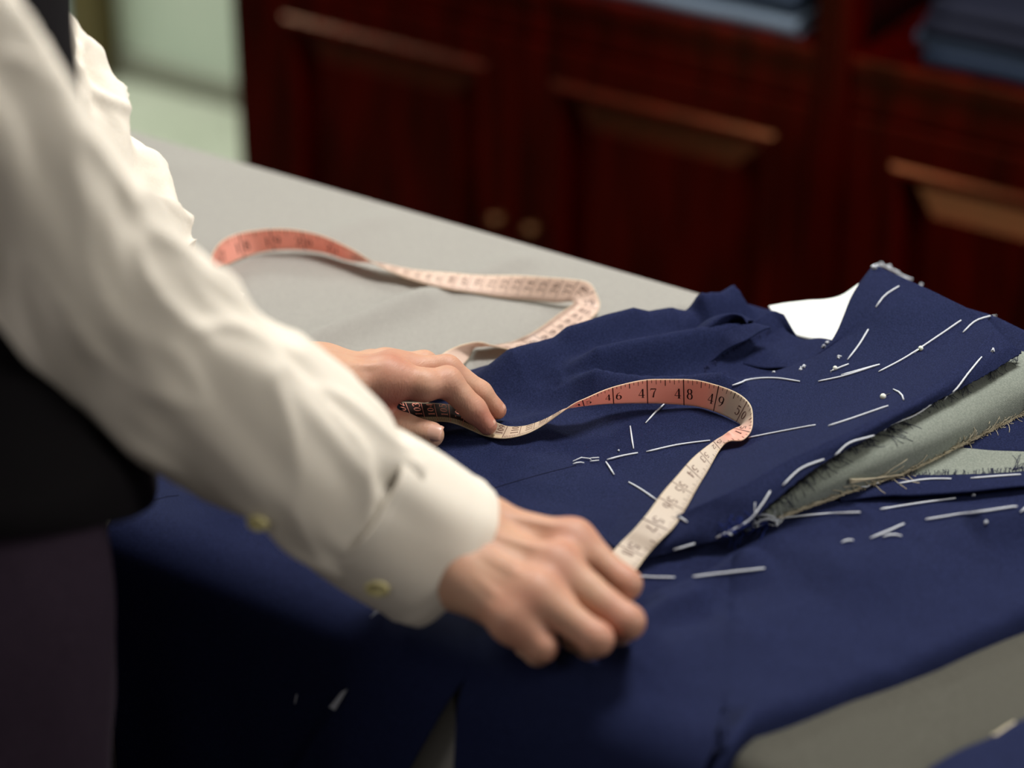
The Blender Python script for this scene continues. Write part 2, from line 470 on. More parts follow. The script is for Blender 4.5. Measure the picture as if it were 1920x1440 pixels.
    joined = VL[:, -1, 2] >= gapz-.001
    ids = nL+np.arange(nr*nk).reshape(nr, nk)
    ids[joined, 0] = (np.arange(nr)*nl+nl-1)[joined]
    F = grid_faces(nr, nl)+[(ids[r, c], ids[r, c+1], ids[r+1, c+1], ids[r+1, c]) for r in range(nr-1) for c in range(nk-1)]
    o = mesh('body_panel', V, F, NAVY, JK); solid(o, .0011, 1)
    SURF.append((V, F)); return o
make_main()

H0 = .0125
# lapel and shoulder panel, raised over the roll
rowsB = [
 [(1185, 1052, .0135), (1290, 1024, .017), (1375, 1002, .024), (1440, 946, .036), (1535, 872, .046), (1640, 812, .050), (1740, 758, .052), (1840, 705, .054), (1914, 660, .056)],
 [(1170, 1040, .015), (1265, 1008, .022), (1345, 965, .031), (1420, 930, .040), (1505, 870, .048), (1630, 806, .054), (1732, 750, .056), (1828, 690, .058), (1893, 642, .060)],
 [(1145, 1022, .012), (1230, 988, .018), (1310, 950, .026), (1392, 912, .033), (1475, 866, .040), (1614, 800, .048), (1720, 742, .051), (1817, 670, .055), (1866, 618, .059)],
 [(1090, 960, .006), (1170, 930, .012), (1250, 895, .015), (1330, 850, .020), (1420, 805, .025), (1540, 755, .032), (1660, 700, .041), (1770, 640, .050), (1850, 600, .057)],
 [(1040, 900, .004), (1110, 865, .007), (1190, 825, .010), (1270, 785, .013), (1360, 745, .016), (1490, 705, .022), (1590, 640, .036), (1690, 590, .052), (1790, 566, .060)],
 [(1000, 850, .003), (1060, 815, .004), (1130, 775, .005), (1210, 740, .006), (1310, 708, .008), (1440, 700, .014), (1548, 652, .031), (1600, 550, .051), (1638, 496, .060)]]
rowsB[2] = [(a, b, c+d) for (a, b, c), d in zip(rowsB[2], (0, .002, .006, .008, .008, .006, .004, .003, .0))]
rowsB[3] = [(a, b, c-d) for (a, b, c), d in zip(rowsB[3], (0, .001, .003, .004, .004, .003, .001, 0, 0))]
sheet('front_panel', rowsB, NAVY, 90, 190, .0012, .0008, 22, fray=.0012)
sheet('facing_strip', [[(a+1, b+2, c+.0016) for a, b, c in rowsB[0]], [(a, b, c+.0026) for a, b, c in rowsB[1]], [(a-1, b-1, c+.0042) for a, b, c in rowsB[2]]], NAVY, 24, 190, .0011, .0006, 30, fray=.0012)
sheet('under_collar', [[(1790, 572, .050), (1860, 592, .052), (1920, 620, .052), (2010, 660, .05)], [(1800, 600, .046), (1870, 640, .046), (1940, 680, .046), (2020, 720, .042)],
                       [(1810, 660, .04), (1880, 700, .04), (1960, 740, .04), (2040, 770, .03)]], NAVY, 16, 40)
# canvas roll
rowsC = [
 [(1388, 990, .013), (1450, 935, .028), (1560, 850, .039), (1640, 803, .042), (1740, 750, .044), (1840, 698, .046), (2000, 610, .048)],
 [(1392, 993, .016), (1460, 942, .031), (1565, 872, .040), (1660, 828, .043), (1765, 772, .045), (1865, 718, .047), (2005, 648, .049)],
 [(1397, 997, .016), (1468, 958, .024), (1572, 905, .031), (1685, 856, .034), (1790, 806, .036), (1895, 748, .038), (2012, 700, .040)],
 [(1398, 1001, .013), (1465, 972, .0145), (1572, 931, .016), (1695, 887, .017), (1805, 833, .020), (1920, 775, .022), (2020, 735, .024)],
 [(1396, 999, .010), (1458, 968, .008), (1560, 924, .010), (1680, 878, .012), (1790, 822, .014), (1905, 765, .016), (2000, 728, .018)]]
sheet('canvas_roll', rowsC, CANVAS, 50, 150, .0008, .0005, 25)
# the second, lower canvas piece and the layers round it
sheet('under_layer', [[(1690, 880, .014), (1760, 835, .019), (1860, 785, .022), (2010, 735, .022)], [(1700, 890, .0145), (1765, 855, .0175), (1860, 848, .0185), (2010, 852, .0185)]], NAVY, 14, 60)
sheet('canvas_facing', [[(1690, 893, .0152), (1740, 846, .0185), (1800, 841, .0195), (1870, 846, .0195), (2010, 852, .019)],
                        [(1680, 897, .0152), (1740, 880, .0170), (1800, 872, .0175), (1870, 870, .0175), (2010, 868, .0175)],
                        [(1675, 900, .0150), (1740, 902, .0155), (1800, 903, .0158), (1870, 902, .016), (2010, 892, .016)]], CANVAS, 16, 60)
sheet('lower_facing', [[(1560, 925, .0150), (1640, 903, .0160), (1700, 893, .0172), (1780, 891, .0176), (1860, 889, .018), (2010, 878, .018)],
                       [(1570, 934, .016), (1650, 916, .019), (1710, 912, .0205), (1790, 908, .021), (1870, 903, .0215), (2010, 893, .0215)],
                       [(1575, 940, .015), (1655, 930, .0185), (1715, 928, .0205), (1795, 923, .021), (1875, 915, .0215), (2010, 904, .0215)],
                       [(1578, 941, .0145), (1658, 931, .0145), (1718, 930, .015), (1798, 924, .0155), (1878, 916, .016), (2010, 905, .016)]], NAVY, 26, 90, fray=.001)
# tucked armhole piece by the back edge and the white shoulder wadding
sheet('armhole_flap', [[(1310, 690, .012), (1325, 650, .020), (1352, 628, .028), (1385, 612, .033), (1415, 606, .034)],
                       [(1318, 692, .011), (1350, 664, .020), (1385, 645, .027), (1415, 628, .031), (1445, 616, .033)]], NAVY, 14, 40, .001, .0015, 60)
sheet('armhole_fold', [[(1262, 668, .009), (1282, 640, .010), (1315, 612, .012), (1362, 596, .014), (1398, 598, .014), (1425, 606, .014)],
                       [(1280, 664, .018), (1298, 628, .025), (1328, 600, .033), (1362, 588, .036), (1388, 590, .035), (1404, 602, .030)],
                       [(1300, 672, .018), (1312, 640, .026), (1338, 610, .034), (1366, 594, .037), (1390, 595, .036), (1402, 609, .032)],
                       [(1308, 676, .012), (1330, 650, .013), (1352, 634, .014), (1374, 624, .014), (1394, 616, .014), (1406, 614, .016)]], NAVY, 30, 50, .001, .0006, 60)
sheet('armhole_fold', [[(1398, 618, .024), (1420, 598, .030), (1446, 583, .032), (1470, 590, .030)], [(1430, 655, .016), (1455, 638, .018), (1478, 628, .019), (1500, 640, .018)]], NAVY, 14, 40)
sheet('yoke_piece', [[(1420, 640, .020), (1458, 604, .0235), (1476, 622, .0225), (1505, 636, .021), (1540, 634, .024), (1572, 640, .028)],
                     [(1380, 680, .012), (1430, 690, .015), (1460, 690, .017), (1490, 690, .018), (1530, 680, .020), (1565, 665, .024)]], NAVY, 20, 50)
sheet('shoulder_wadding', [[(1442, 576, .018), (1480, 570, .022), (1530, 566, .026), (1575, 556, .034), (1612, 535, .044)],
                           [(1450, 588, .018), (1485, 592, .021), (1532, 592, .024), (1575, 585, .032), (1606, 560, .042)],
                           [(1462, 612, .015), (1495, 632, .017), (1535, 640, .020), (1568, 645, .024), (1600, 600, .034)]], PAD, 18, 50, .003, .001, 40)

# the other navy piece at the near corner
OT = thing('navy_cloth_piece', 'small navy cloth piece with cream basted edge in the near right corner', 'cloth')
SURF2 = []
def corner():
    rows = [[(1745, 1440, .004), (1800, 1408, .010), (1870, 1378, .012), (1915, 1352, .013), (1990, 1330, .013)],
            [(1740, 1452, .008), (1800, 1425, .014), (1870, 1395, .015), (1930, 1370, .016), (2010, 1350, .016)],
            [(1760, 1500, .009), (1820, 1490, .015), (1890, 1480, .015), (1960, 1470, .015), (2060, 1460, .015)],
            [(1800, 1545, .004), (1860, 1545, .008), (1930, 1545, .010), (2000, 1545, .010), (2100, 1540, .010)]]
    o = sheet('cloth_layer', rows, NAVY, 24, 50, .0012, .0006, 30, parent=OT)
corner(); 

def bvh_all():
    vs = []; fs = []
    for V, F in SURF:
        n = len(vs); vs += [tuple(p) for p in V]; fs += [tuple(n+i for i in f) for f in F]
    return BVHTree.FromPolygons(vs, fs)
BV = bvh_all()
def hit(px, py, off=.0009):
    d = Vector(ray(px, py)).normalized()
    loc, nrm, _, _ = BV.ray_cast(Vector(CAMP), d)
    if loc is None:
        return np.array(Pz(px, py, H0)), np.array([0, 0, 1.])
    if nrm.dot(d) > 0: nrm = -nrm
    return np.array(loc+nrm*off), np.array(nrm)

# basting stitches (pixel polylines laid on whatever cloth lies there)
ST = [
 [(1372, 724), (1410, 714), (1455, 712), (1500, 718)], [(1535, 718), (1585, 707), (1650, 686)], [(1578, 706), (1650, 686)],
 [(1648, 700), (1700, 672), (1760, 632), (1802, 603)], [(1590, 677), (1612, 648), (1629, 620)], [(1643, 578), (1660, 556), (1686, 539)],
 [(1806, 626), (1830, 604), (1868, 592)], [(1558, 699), (1592, 685)], [(1771, 752), (1805, 712), (1840, 672)],
 [(1676, 733), (1690, 741), (1695, 753)], [(1658, 811), (1670, 800), (1715, 782), (1748, 760)],
 [(1564, 854), (1590, 830), (1636, 815)], [(1466, 911), (1500, 880), (1543, 862)], [(1343, 1009), (1400, 980), (1425, 950), (1443, 922)],
 [(1404, 824), (1450, 815), (1530, 800)], [(1554, 802), (1600, 787), (1666, 764)],
 [(1212, 850), (1270, 837), (1332, 829)], [(1138, 865), (1165, 858), (1196, 852)], [(1136, 869), (1144, 881), (1151, 893)],
 [(1182, 802), (1185, 825), (1188, 844)], [(1211, 796), (1230, 775), (1247, 757)], [(1179, 907), (1206, 923), (1232, 941)], [(1275, 971), (1289, 981)],
 [(1074, 868), (1090, 861), (1105, 863), (1108, 865)], [(1074, 873), (1085, 870), (1095, 871)], [(1106, 862), (1123, 861)], [(1106, 868), (1123, 866)],
 [(1178, 1082), (1220, 1085), (1265, 1086)], [(1299, 1085), (1360, 1076), (1433, 1068)],
 [(1455, 975), (1530, 968), (1614, 963)], [(1650, 958), (1720, 947), (1791, 937)], [(1735, 977), (1820, 964), (1906, 952)],
 [(1632, 1012), (1664, 998), (1695, 985)], [(1578, 1020), (1588, 1016), (1600, 1016)], [(1655, 1009), (1672, 1005), (1690, 1008)],
 [(1684, 910), (1735, 902), (1784, 901)], [(1820, 900), (1870, 896), (1914, 893)], [(1912, 962), (1930, 948)],
 [(1262, 1030), (1302, 1018)], [(1612, 910), (1648, 909)],
 [(696, 1159), (708, 1149), (716, 1146)], [(555, 1318), (559, 1300)]]
def smooth_px(pl, n):
    return cr(pl, n) if len(pl) > 2 else np.array([np.array(pl[0])*(1-t)+np.array(pl[-1])*t for t in np.linspace(0, 1, n)])
for pl in ST:
    L = sum(math.hypot(b[0]-a[0], b[1]-a[1]) for a, b in zip(pl[:-1], pl[1:]))
    n = max(4, int(L/9)); P = [hit(a, b, .0013)[0] for a, b in smooth_px(pl, n)]
    r = [.00062]*n; r[0] = r[-1] = .00045
    if pl[0][0] < 1130 and L < 60: r = [x*.7 for x in r]
    v, f = tube_vf(P, r, 6); mesh('basting_stitch', v, f, THREAD, JK)
# little thread tufts: tailor's tacks and knots
def knot(px, py, s, m=THREAD, parent=JK, name='thread_knot'):
    p, n_ = hit(px, py, .0008); mb = MB()
    for k in range(5):
        a = np.array([random.uniform(-1, 1) for _ in range(3)])*s; b = np.array([random.uniform(-1, 1) for _ in range(3)])*s
        q = [p+a, p+n_*s*.9+(a+b)*.2, p+b]
        mb.add(*tube_vf(cr(q, 6), .0005, 5))
    mb.build(name, m, parent, True)
for px, py, s in [(1862, 660, .0018), (1546, 652, .0015), (1552, 645, .0012), (1508, 690, .0013), (1503, 694, .0012), (1573, 672, .0015),
                  (1640, 505, .002), (1652, 496, .0015), (1668, 500, .0015), (1698, 523, .0013), (1727, 535, .0012), (1684, 512, .0012),
                  (1826, 930, .0012), (1848, 981, .001), (1452, 700, .0008), (1160, 847, .0005)]: knot(px, py, s)
# basted top hem of the collar
for pl in [[(1634, 500), (1645, 495), (1660, 497), (1674, 505)], [(1676, 504), (1690, 514), (1710, 522)]]:
    v, f = tube_vf([hit(a, b+2, .001)[0] for a, b in smooth_px(pl, 8)], .0008, 6); mesh('basting_stitch', v, f, THREAD, JK)
# thin dark seams
for pl in [[(900, 923), (960, 905), (1020, 888), (1080, 873)], [(288, 939), (310, 932), (335, 929)]]:
    v, f = tube_vf([hit(a, b, .0)[0] for a, b in smooth_px(pl, 24)], .00035, 5); mesh('seam', v, f, SEAM, JK)
# white lining wedge on the hanging front
def wedge():
    pts = [(622, 1327), (632, 1331), (655, 1292), (645, 1298)]
    o = [hit(a, b, .002)[0] for a, b in pts]; i = [p+np.array([0, .0008, 0]) for p in o]
    mesh('lining_corner', o+i, [(0, 1, 2, 3), (7, 6, 5, 4), (0, 4, 5, 1), (1, 5, 6, 2), (2, 6, 7, 3), (3, 7, 4, 0)], THREAD, JK, False)
wedge()
# frayed yarn ends
def fringe(name, line, n, m, ang, length, curl, r=.00015, parent=JK, lift=.001):
    mb = MB(); pl = smooth_px(line, 200)
    for k in range(n):
        a = pl[random.randrange(200)]; p, nn = hit(a[0]+random.uniform(-1, 1), a[1]+random.uniform(-1, 1), .0006)
        an = math.radians(ang+random.uniform(-28, 28)); L = length*random.uniform(.35, 1.25); pts = [p]; x, y = a
        for s in range(1, 6):
            an += random.uniform(-1, 1)*curl; x += math.cos(an)*L/5; y += math.sin(an)*L/5
            q, _ = hit(x, y, .0006+lift*math.sin(s/5*math.pi)*random.random()); 
            if np.linalg.norm(q-pts[-1]) > .03: break
            pts.append(q)
        if len(pts) > 2: mb.add(*tube_vf(pts, r, 4))
    o = mb.build(name, m, parent, True); o['kind'] = 'stuff'; return o
fringe('frayed_navy_yarn', [(1440, 950), (1535, 876), (1640, 816), (1740, 762), (1840, 709), (1912, 664)], 110, THREADN, 60, 15, .5)
fringe('frayed_navy_yarn', [(1405, 985), (1450, 945), (1500, 905), (1560, 860)], 46, THREADN, 60, 34, .6)
fringe('frayed_navy_yarn', [(1560, 862), (1640, 818), (1700, 785)], 22, THREADN, 10, 48, .28)
fringe('frayed_navy_yarn', [(1690, 893), (1780, 891), (1860, 889), (1920, 884)], 90, THREADN, -80, 9, .4)
fringe('frayed_navy_yarn', [(1895, 885), (1925, 875)], 16, THREADN, -60, 28, .5)
fringe('frayed_navy_yarn', [(1320, 690), (1385, 647), (1443, 618)], 60, THREADN, 70, 8, .4)
fringe('frayed_canvas_yarn', [(1462, 969), (1570, 929), (1693, 887), (1803, 834), (1920, 776)], 700, THREADC, 165, 8, .9)
fringe('frayed_canvas_yarn', [(1560, 918), (1640, 896), (1690, 888)], 14, THREADC, -8, 60, .2, .00025)
fringe('frayed_canvas_yarn', [(1780, 840), (1850, 806), (1920, 772)], 90, THREADC, -22, 22, .5, .0002)
for k in range(4):
    ln = smooth_px([(1458, 971), (1570, 930), (1693, 888), (1803, 835), (1925, 774)], 120)
    P = [hit(a+random.uniform(-.8, .8), b+k*1.6-3+1.2*math.sin(i*.9+k), .0008)[0] for i, (a, b) in enumerate(ln)]
    v, f = tube_vf(P, .00055, 5); mesh('edge_cord', v, f, THREADC, JK)
for k in range(3):
    pl = [(1590, 897+k*3), (1640, 893), (1690, 887-k)]
    v, f = tube_vf([hit(a, b, .002)[0] for a, b in smooth_px(pl, 14)], .0005, 5); mesh('loose_thread', v, f, THREADC, JK)
fringe('blue_thread_tuft', [(1365, 1000), (1400, 988), (1450, 975)], 60, THREADB, 170, 34, 1.1, .00026, lift=.004)
fringe('white_thread_tuft', [(1380, 995), (1420, 980), (1455, 972)], 10, THREAD, -20, 34, .5, .0003, lift=.004)
for pl in [[(1398, 990), (1420, 972), (1440, 963), (1452, 972), (1458, 995)], [(1410, 984), (1435, 968), (1455, 975), (1464, 988)], [(1365, 1003), (1376, 1007), (1384, 1003)]]:
    v, f = tube_vf([hit(a, b, .0035)[0] for a, b in smooth_px(pl, 16)], .0006, 6); mesh('loose_thread', v, f, THREAD, JK)
setloc(JK, (.25, -.05, TT))
# cream basting on the corner cloth
v, f = tube_vf([hit(a, b, .0008)[0] for a, b in smooth_px([(1862, 1382), (1885, 1366), (1902, 1356)], 10)], .0012, 6)
mesh('basting_stitch', v, f, THREADC, OT, label='cream basting stitch')
setloc(OT, tuple(Pz(1900, 1440, 0)))

# dressmaker's pins with white heads
def pin(px, py, dx, dy, label, r=.0021):
    t = thing('dressmaker_pin', label, 'pin', 'white-headed pins in the jacket')
    p, n_ = hit(px, py, .0018); q, _ = hit(px+dx, py+dy, -.0006)
    bm = bmesh.new(); bmesh.ops.create_icosphere(bm, subdivisions=3, radius=r)
    for vv in bm.verts: vv.co += Vector(p)
    mb = MB(); mb.addbm(bm); mb.build('pin_head', PEARL, t, True)
    mesh('pin_shaft', *tube_vf([p, p*.7+q*.3+n_*.0004, q], .00035, 6), STEEL, t)
    setloc(t, tuple(p))
pin(1657, 748, 20, -14, 'round white pin head nearest the middle of the lapel, above the long stitches')
pin(1727, 657, -18, 10, 'white pin head beside the longest basting stitch on the shoulder panel', .0018)
pin(1567, 694, -14, 8, 'white pin head at the armhole end, beside the short thick stitch', .0016)

# ------------------------------------------------------------------ tape measure
# stations: L pixel, R pixel, anchor (L or R), height of the anchor, sign (+1: R farther), zone
W = .0198
S = [
 ((392, 520), (399, 548), 'L', .021, 1, 0), ((397, 480), (406, 508), 'L', .021, 1, 0), ((428, 445), (440, 490), 'L', .021, 1, 0),
 ((480, 432), (490, 473), 'L', .021, 1, 0), ((540, 430), (548, 468), 'L', .021, 1, 0), ((600, 441), (605, 474), 'L', .021, 1, 0),
 ((655, 465), (655, 489), 'L', .019, 1, 0), ((708, 497), (712, 494), 'L', .014, 1, 1), ((760, 520), (775, 506), 'L', .008, 1, 1),
 ((830, 540), (845, 512), 'L', .004, 1, 1), ((900, 551), (912, 517), 'L', .003, 1, 1), ((980, 562), (1000, 518), 'L', .003, 1, 1),
 ((1040, 571), (1062, 519), 'L', .004, 1, 1), ((1064, 571), (1105, 523), 'L', .005, 1, 1), ((1068, 566), (1121, 548), 'L', .008, -1, 1),
 ((1072, 568), (1126, 582), 'L', .010, -1, 1), ((1046, 588), (1092, 614), 'L', .008, -1, 1), ((996, 622), (1045, 648), 'L', .006, -1, 1),
 ((962, 640), (1000, 658), 'L', .006, -1, 1), ((935, 646), (960, 656), 'R', .004, -1, 1), ((905, 650), (925, 648), 'R', .008, -1, 1),
 ((888, 654), (890, 642), 'R', .014, -1, 1), ((872, 680), (832, 662), 'R', .018, -1, 1), ((848, 708), (800, 695), 'R', .018, -1, 1),
 ((822, 738), (770, 722), 'L', .014, -1, 1), ((790, 768), (742, 742), 'L', .013, 1, 2), ((768, 790), (745, 752), 'L', .013, 1, 2),
 ((795, 791), (785, 755), 'L', .016, 1, 2), ((835, 791), (828, 757), 'L', .021, 1, 2), ((858, 796), (862, 762), 'L', .021, 1, 2),
 ((882, 806), (895, 775), 'L', .016, 1, 2), ((912, 818), (930, 792), 'L', .0125, 1, 3), ((945, 822), (955, 800), 'L', .0120, 1, 4),
 ((985, 814), (988, 798), 'L', .014, 1, 4), ((1020, 796), (1024, 785), 'L', .020, 1, 4), ((1050, 775), (1056, 768), 'L', .028, 1, 4),
 ((1076, 757), (1080, 763), 'L', .033, 1, 5), ((1100, 746), (1103, 760), 'L', .035, 1, 5), ((1137, 730), (1139, 757), 'L', .035, 1, 5),
 ((1175, 719), (1177, 756), 'L', .035, 1, 5), ((1212, 712), (1213, 756), 'L', .035, 1, 5), ((1250, 711), (1251, 757), 'L', .035, 1, 5),
 ((1300, 712), (1300, 761), 'L', .0355, 1, 5), ((1337, 720), (1330, 768), 'L', .036, 1, 5), ((1370, 731), (1354, 777), 'L', .036, 1, 6),
 ((1392, 743), (1372, 786), 'L', .036, 1, 6), ((1407, 760), (1386, 794), 'L', .035, 1, 6), ((1411, 782), (1388, 799), 'L', .033, 1, 6),
 ((1408, 808), (1378, 803), 'L', .030, 1, 5), ((1392, 825), (1367, 809), 'L', .028, 1, 5), ((1368, 827), (1356, 817), 'L', .026, 1, 5), ((1350, 842), (1338, 828), 'L', .022, 1, 6),
 ((1325, 886), (1300, 858), 'L', .018, 1, 6), ((1306, 917), (1270, 892), 'L', .015, 1, 6), ((1287, 951), (1240, 927), 'L', .0135, 1, 6),
 ((1265, 986), (1215, 962), 'L', .0135, 1, 6), ((1238, 1013), (1190, 992), 'L', .014, 1, 6), ((1212, 1042), (1162, 1020), 'L', .016, 1, 6),
 ((1190, 1072), (1140, 1046), 'L', .022, 1, 6), ((1165, 1100), (1118, 1075), 'L', .028, 1, 6)]
def solve(pa, za, pb, sgn):
    A = Pz(*pa, za); d = ray(*pb); e = CAMP-A
    a = d@d; b = 2*d@e; c = e@e-W*W; D = b*b-4*a*c
    t0 = -b/(2*a)
    t = t0+(sgn*math.sqrt(D)/(2*a) if D > 0 else 0)
    return A, CAMP+d*t
def ground(p):
    h_, _, _, _ = BV.ray_cast(Vector((p[0], p[1], TT+.2)), Vector((0, 0, -1)))
    g_, _, _, _ = BT.ray_cast(Vector((p[0], p[1], TT+.2)), Vector((0, 0, -1)))
    return max(TT+.0008, g_[2]+.001 if g_ is not None else 0, h_[2] if h_ is not None else 0)+.0016
LR = []
for k_, (l, r_, anc, z, sg, zn) in enumerate(S):
    for it in range(6):
        if anc == 'L': A, B_ = solve(l, z, r_, sg)
        else: B_, A = solve(r_, z, l, -sg)
        df = max(ground(A)-A[2], ground(B_)-B_[2], 0) if (k_ < 22 or k_ > 30) else 0
        if df < 1e-4: break
        z += df
    LR.append(np.hstack([A, B_])); continue
for l, r_, anc, z, sg, zn in []:
    if anc == 'L': A, B_ = solve(l, z, r_, sg); LR.append(np.hstack([A, B_]))
    else: B_, A = solve(r_, z, l, -sg); LR.append(np.hstack([A, B_]))
LR = np.array(LR)
NS = 16
FR = cr(LR, (len(LR)-1)*NS+1); Lp, Rp = FR[:, :3], FR[:, 3:]
mid = (Lp+Rp)/2; dv = Rp-Lp; dv /= np.linalg.norm(dv, axis=1)[:, None]
Lp = mid-dv*W/2; Rp = mid+dv*W/2
zone = np.array([S[min(int(i/NS+.5), len(S)-1)][5] for i in range(len(FR))])
arc = np.concatenate([[0], np.cumsum(np.linalg.norm(np.diff(mid, axis=0), axis=1))])
tang = np.gradient(mid, axis=0); tang /= np.linalg.norm(tang, axis=1)[:, None]
nrm = np.cross(dv, tang); nrm /= np.linalg.norm(nrm, axis=1)[:, None]       # front (inch) face normal: digits read with L upwards
def rib(s, v, off):
    """s arc length, v 0 at L .. 1 at R"""
    i = np.clip(np.searchsorted(arc, s)-1, 0, len(arc)-2); u = (s-arc[i])/(arc[i+1]-arc[i])
    L_ = Lp[i]*(1-u)+Lp[i+1]*u; R_ = Rp[i]*(1-u)+Rp[i+1]*u; n_ = nrm[i]*(1-u)+nrm[i+1]*u
    return L_*(1-v)+R_*v+n_*off
TP = thing('tape_measure', 'narrow cream tape measure, coloured pink for light through it, looping over table and jacket, held in both hands', 'tape measure')
TPM = bpy.data.materials.new('light_tinted_vinyl'); TPM.use_nodes = True
_b = TPM.node_tree.nodes['Principled BSDF']; _b.inputs['Roughness'].default_value = .42; _b.inputs['Specular IOR Level'].default_value = .35
_at = N(TPM, 'ShaderNodeAttribute'); _at.attribute_name = 'print'; link(TPM, _at.outputs['Color'], _b.inputs['Base Color'])
_tr = TPM.node_tree.nodes.new('ShaderNodeBsdfTranslucent'); _mx = TPM.node_tree.nodes.new('ShaderNodeMixShader'); _mx.inputs[0].default_value = .35
link(TPM, _at.outputs['Color'], _tr.inputs[0]); link(TPM, _b.outputs[0], _mx.inputs[1]); link(TPM, _tr.outputs[0], _mx.inputs[2])
link(TPM, _mx.outputs[0], TPM.node_tree.nodes['Material Output'].inputs[0])
ZC = {0: lin(242, 176, 158), 1: lin(238, 214, 198), 2: lin(52, 38, 36), 3: lin(110, 92, 76), 4: lin(220, 198, 175), 5: lin(248, 188, 170), 6: lin(222, 209, 194)}  # pink entries: light through the band, put into its colour
def tape():
    nv = 5; rows = len(FR); V = []; F = []; 
    vs = [0, .07, .5, .93, 1]
    for i in range(rows):
        for v_ in vs: V.append(Lp[i]*(1-v_)+Rp[i]*v_+nrm[i]*.0)
    F = grid_faces(rows, nv)
    o = mesh('tape_band', V, F, TPM, TP)
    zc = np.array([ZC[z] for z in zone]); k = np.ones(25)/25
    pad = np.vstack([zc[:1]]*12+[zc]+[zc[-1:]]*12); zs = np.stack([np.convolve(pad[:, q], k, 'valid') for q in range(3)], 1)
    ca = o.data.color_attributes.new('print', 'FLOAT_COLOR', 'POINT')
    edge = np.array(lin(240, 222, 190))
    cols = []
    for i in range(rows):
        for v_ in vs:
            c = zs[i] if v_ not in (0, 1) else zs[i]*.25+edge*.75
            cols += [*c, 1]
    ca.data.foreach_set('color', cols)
    solid(o, .0006, 0)
tape()
# numerals drawn as strokes: (x, y, halfwidth) in a 0..1 x 0..1.5 cell
def arcp(cx, cy, rx, ry, a0, a1, n, w0, w1, thick=True):
    out = []
    for k in range(n+1):
        t = k/n; a = math.radians(a0+(a1-a0)*t)
        wv = w0+(w1-w0)*abs(math.cos(a)) 
        out.append((cx+rx*math.cos(a), cy+ry*math.sin(a), wv))
    return out
t_, T_ = .035, .11
GL = {
 '0': [arcp(.5, .75, .34, .68, 0, 360, 20, t_, T_)],
 '1': [[(.5, 1.45, T_), (.5, .05, T_)], [(.5, 1.45, t_), (.28, 1.25, t_)], [(.25, .04, t_), (.75, .04, t_)]],
 '2': [arcp(.48, 1.05, .32, .38, 170, -40, 12, t_, T_)+[(.45, .45, T_*.7), (.15, .08, t_)], [(.15, .1, T_*.8), (.85, .1, T_*.8)]],
 '3': [arcp(.45, 1.1, .32, .33, 160, -70, 12, t_, T_), arcp(.43, .42, .38, .40, 80, -150, 14, t_, T_)],
 '4': [[(.68, 1.45, t_), (.08, .42, t_)], [(.08, .42, t_*1.3), (.95, .42, t_*1.3)], [(.68, 1.45, T_), (.68, .05, T_)], [(.48, .04, t_), (.88, .04, t_)]],
 '5': [[(.22, 1.38, T_*.8), (.8, 1.38, T_*.6)], [(.22, 1.4, t_), (.2, .82, t_)], arcp(.45, .5, .38, .46, 130, -150, 16, t_, T_)],
 '6': [arcp(.5, .45, .34, .42, 0, 360, 18, t_, T_), [(.17, .45, T_), (.2, .9, T_), (.42, 1.3, t_*1.5), (.72, 1.42, t_)]],
 '7': [[(.12, 1.36, T_*.8), (.88, 1.36, T_*.6)], [(.88, 1.36, t_), (.6, .8, T_*.7), (.45, .05, T_)], [(.12, 1.36, t_), (.1, 1.1, t_)]],
 '8': [arcp(.5, 1.1, .27, .33, 0, 360, 16, t_, T_), arcp(.5, .4, .33, .39, 0, 360, 16, t_, T_)],
 '9': [arcp(.5, 1.03, .34, .42, 0, 360, 18, t_, T_), [(.83, 1.03, T_), (.8, .6, T_), (.58, .2, t_*1.5), (.28, .08, t_)]],
}
class Marks:
    def __init__(s): s.v = []; s.f = []
    def stroke(s, pts, fn):
        """pts (x,y,w) polyline, fn maps (x,y) to 3D"""
        n = len(pts); base = len(s.v)
        for i, (x, y, w_) in enumerate(pts):
            a = pts[max(i-1, 0)]; b = pts[min(i+1, n-1)]; dx, dy = b[0]-a[0], b[1]-a[1]; L = math.hypot(dx, dy) or 1
            nx, ny = -dy/L*w_, dx/L*w_
            s.v += [tuple(fn(x+nx, y+ny)), tuple(fn(x-nx, y-ny))]
        for i in range(n-1): s.f.append((base+2*i, base+2*i+1, base+2*i+3, base+2*i+2))
INK = mat('black_ink', lin(52, 26, 24), .5, .2); INKP = mat('pink_ink', lin(236, 150, 130), .5, .2); INKB = mat('sepia_ink', lin(84, 50, 42), .5, .2)
OFFM = .00042
INCH = .0254
# find arc position where the mid line projects at x=1283 on the front loop
def proj(p):
    q = p-CAMP; z = q@FV; return 960+FPX*(q@RV)/z, 720-FPX*(q@UV_)/z
s48 = min((abs(proj(mid[i])[0]-1283), arc[i]) for i in range(len(mid)) if 38*NS < i < 43*NS)[1]
sgn_front = 1 if nrm[41*NS]@(CAMP-mid[41*NS]) > 0 else -1
def numeral(mk, text, s, face, rot, ch, v0):
    """write text centred on arc s"""
    cw = ch/1.5*.95; off = OFFM*face*sgn_front
    for j, c in enumerate(text):
        for st in GL[c]:
            if not rot:
                gap = .0026
                x0 = s+(-cw-gap/2-.0004 if j == 0 else gap/2+.0004) if len(text) == 2 else s-cw/2
                mk.stroke(st, lambda x, y: rib(x0+x*cw, v0+(1.5-y)*(ch/1.5)/W, off))
            else:   # reading across the band, from L towards R, seen on the back face
                k0 = v0+j*cw*1.0/W
                mk.stroke(st, lambda x, y: rib(s-.0014-y*(ch/1.5)*.75, k0+x*cw*.9/W, off))
tot = arc[-1]
mi = Marks(); mb_ = Marks()
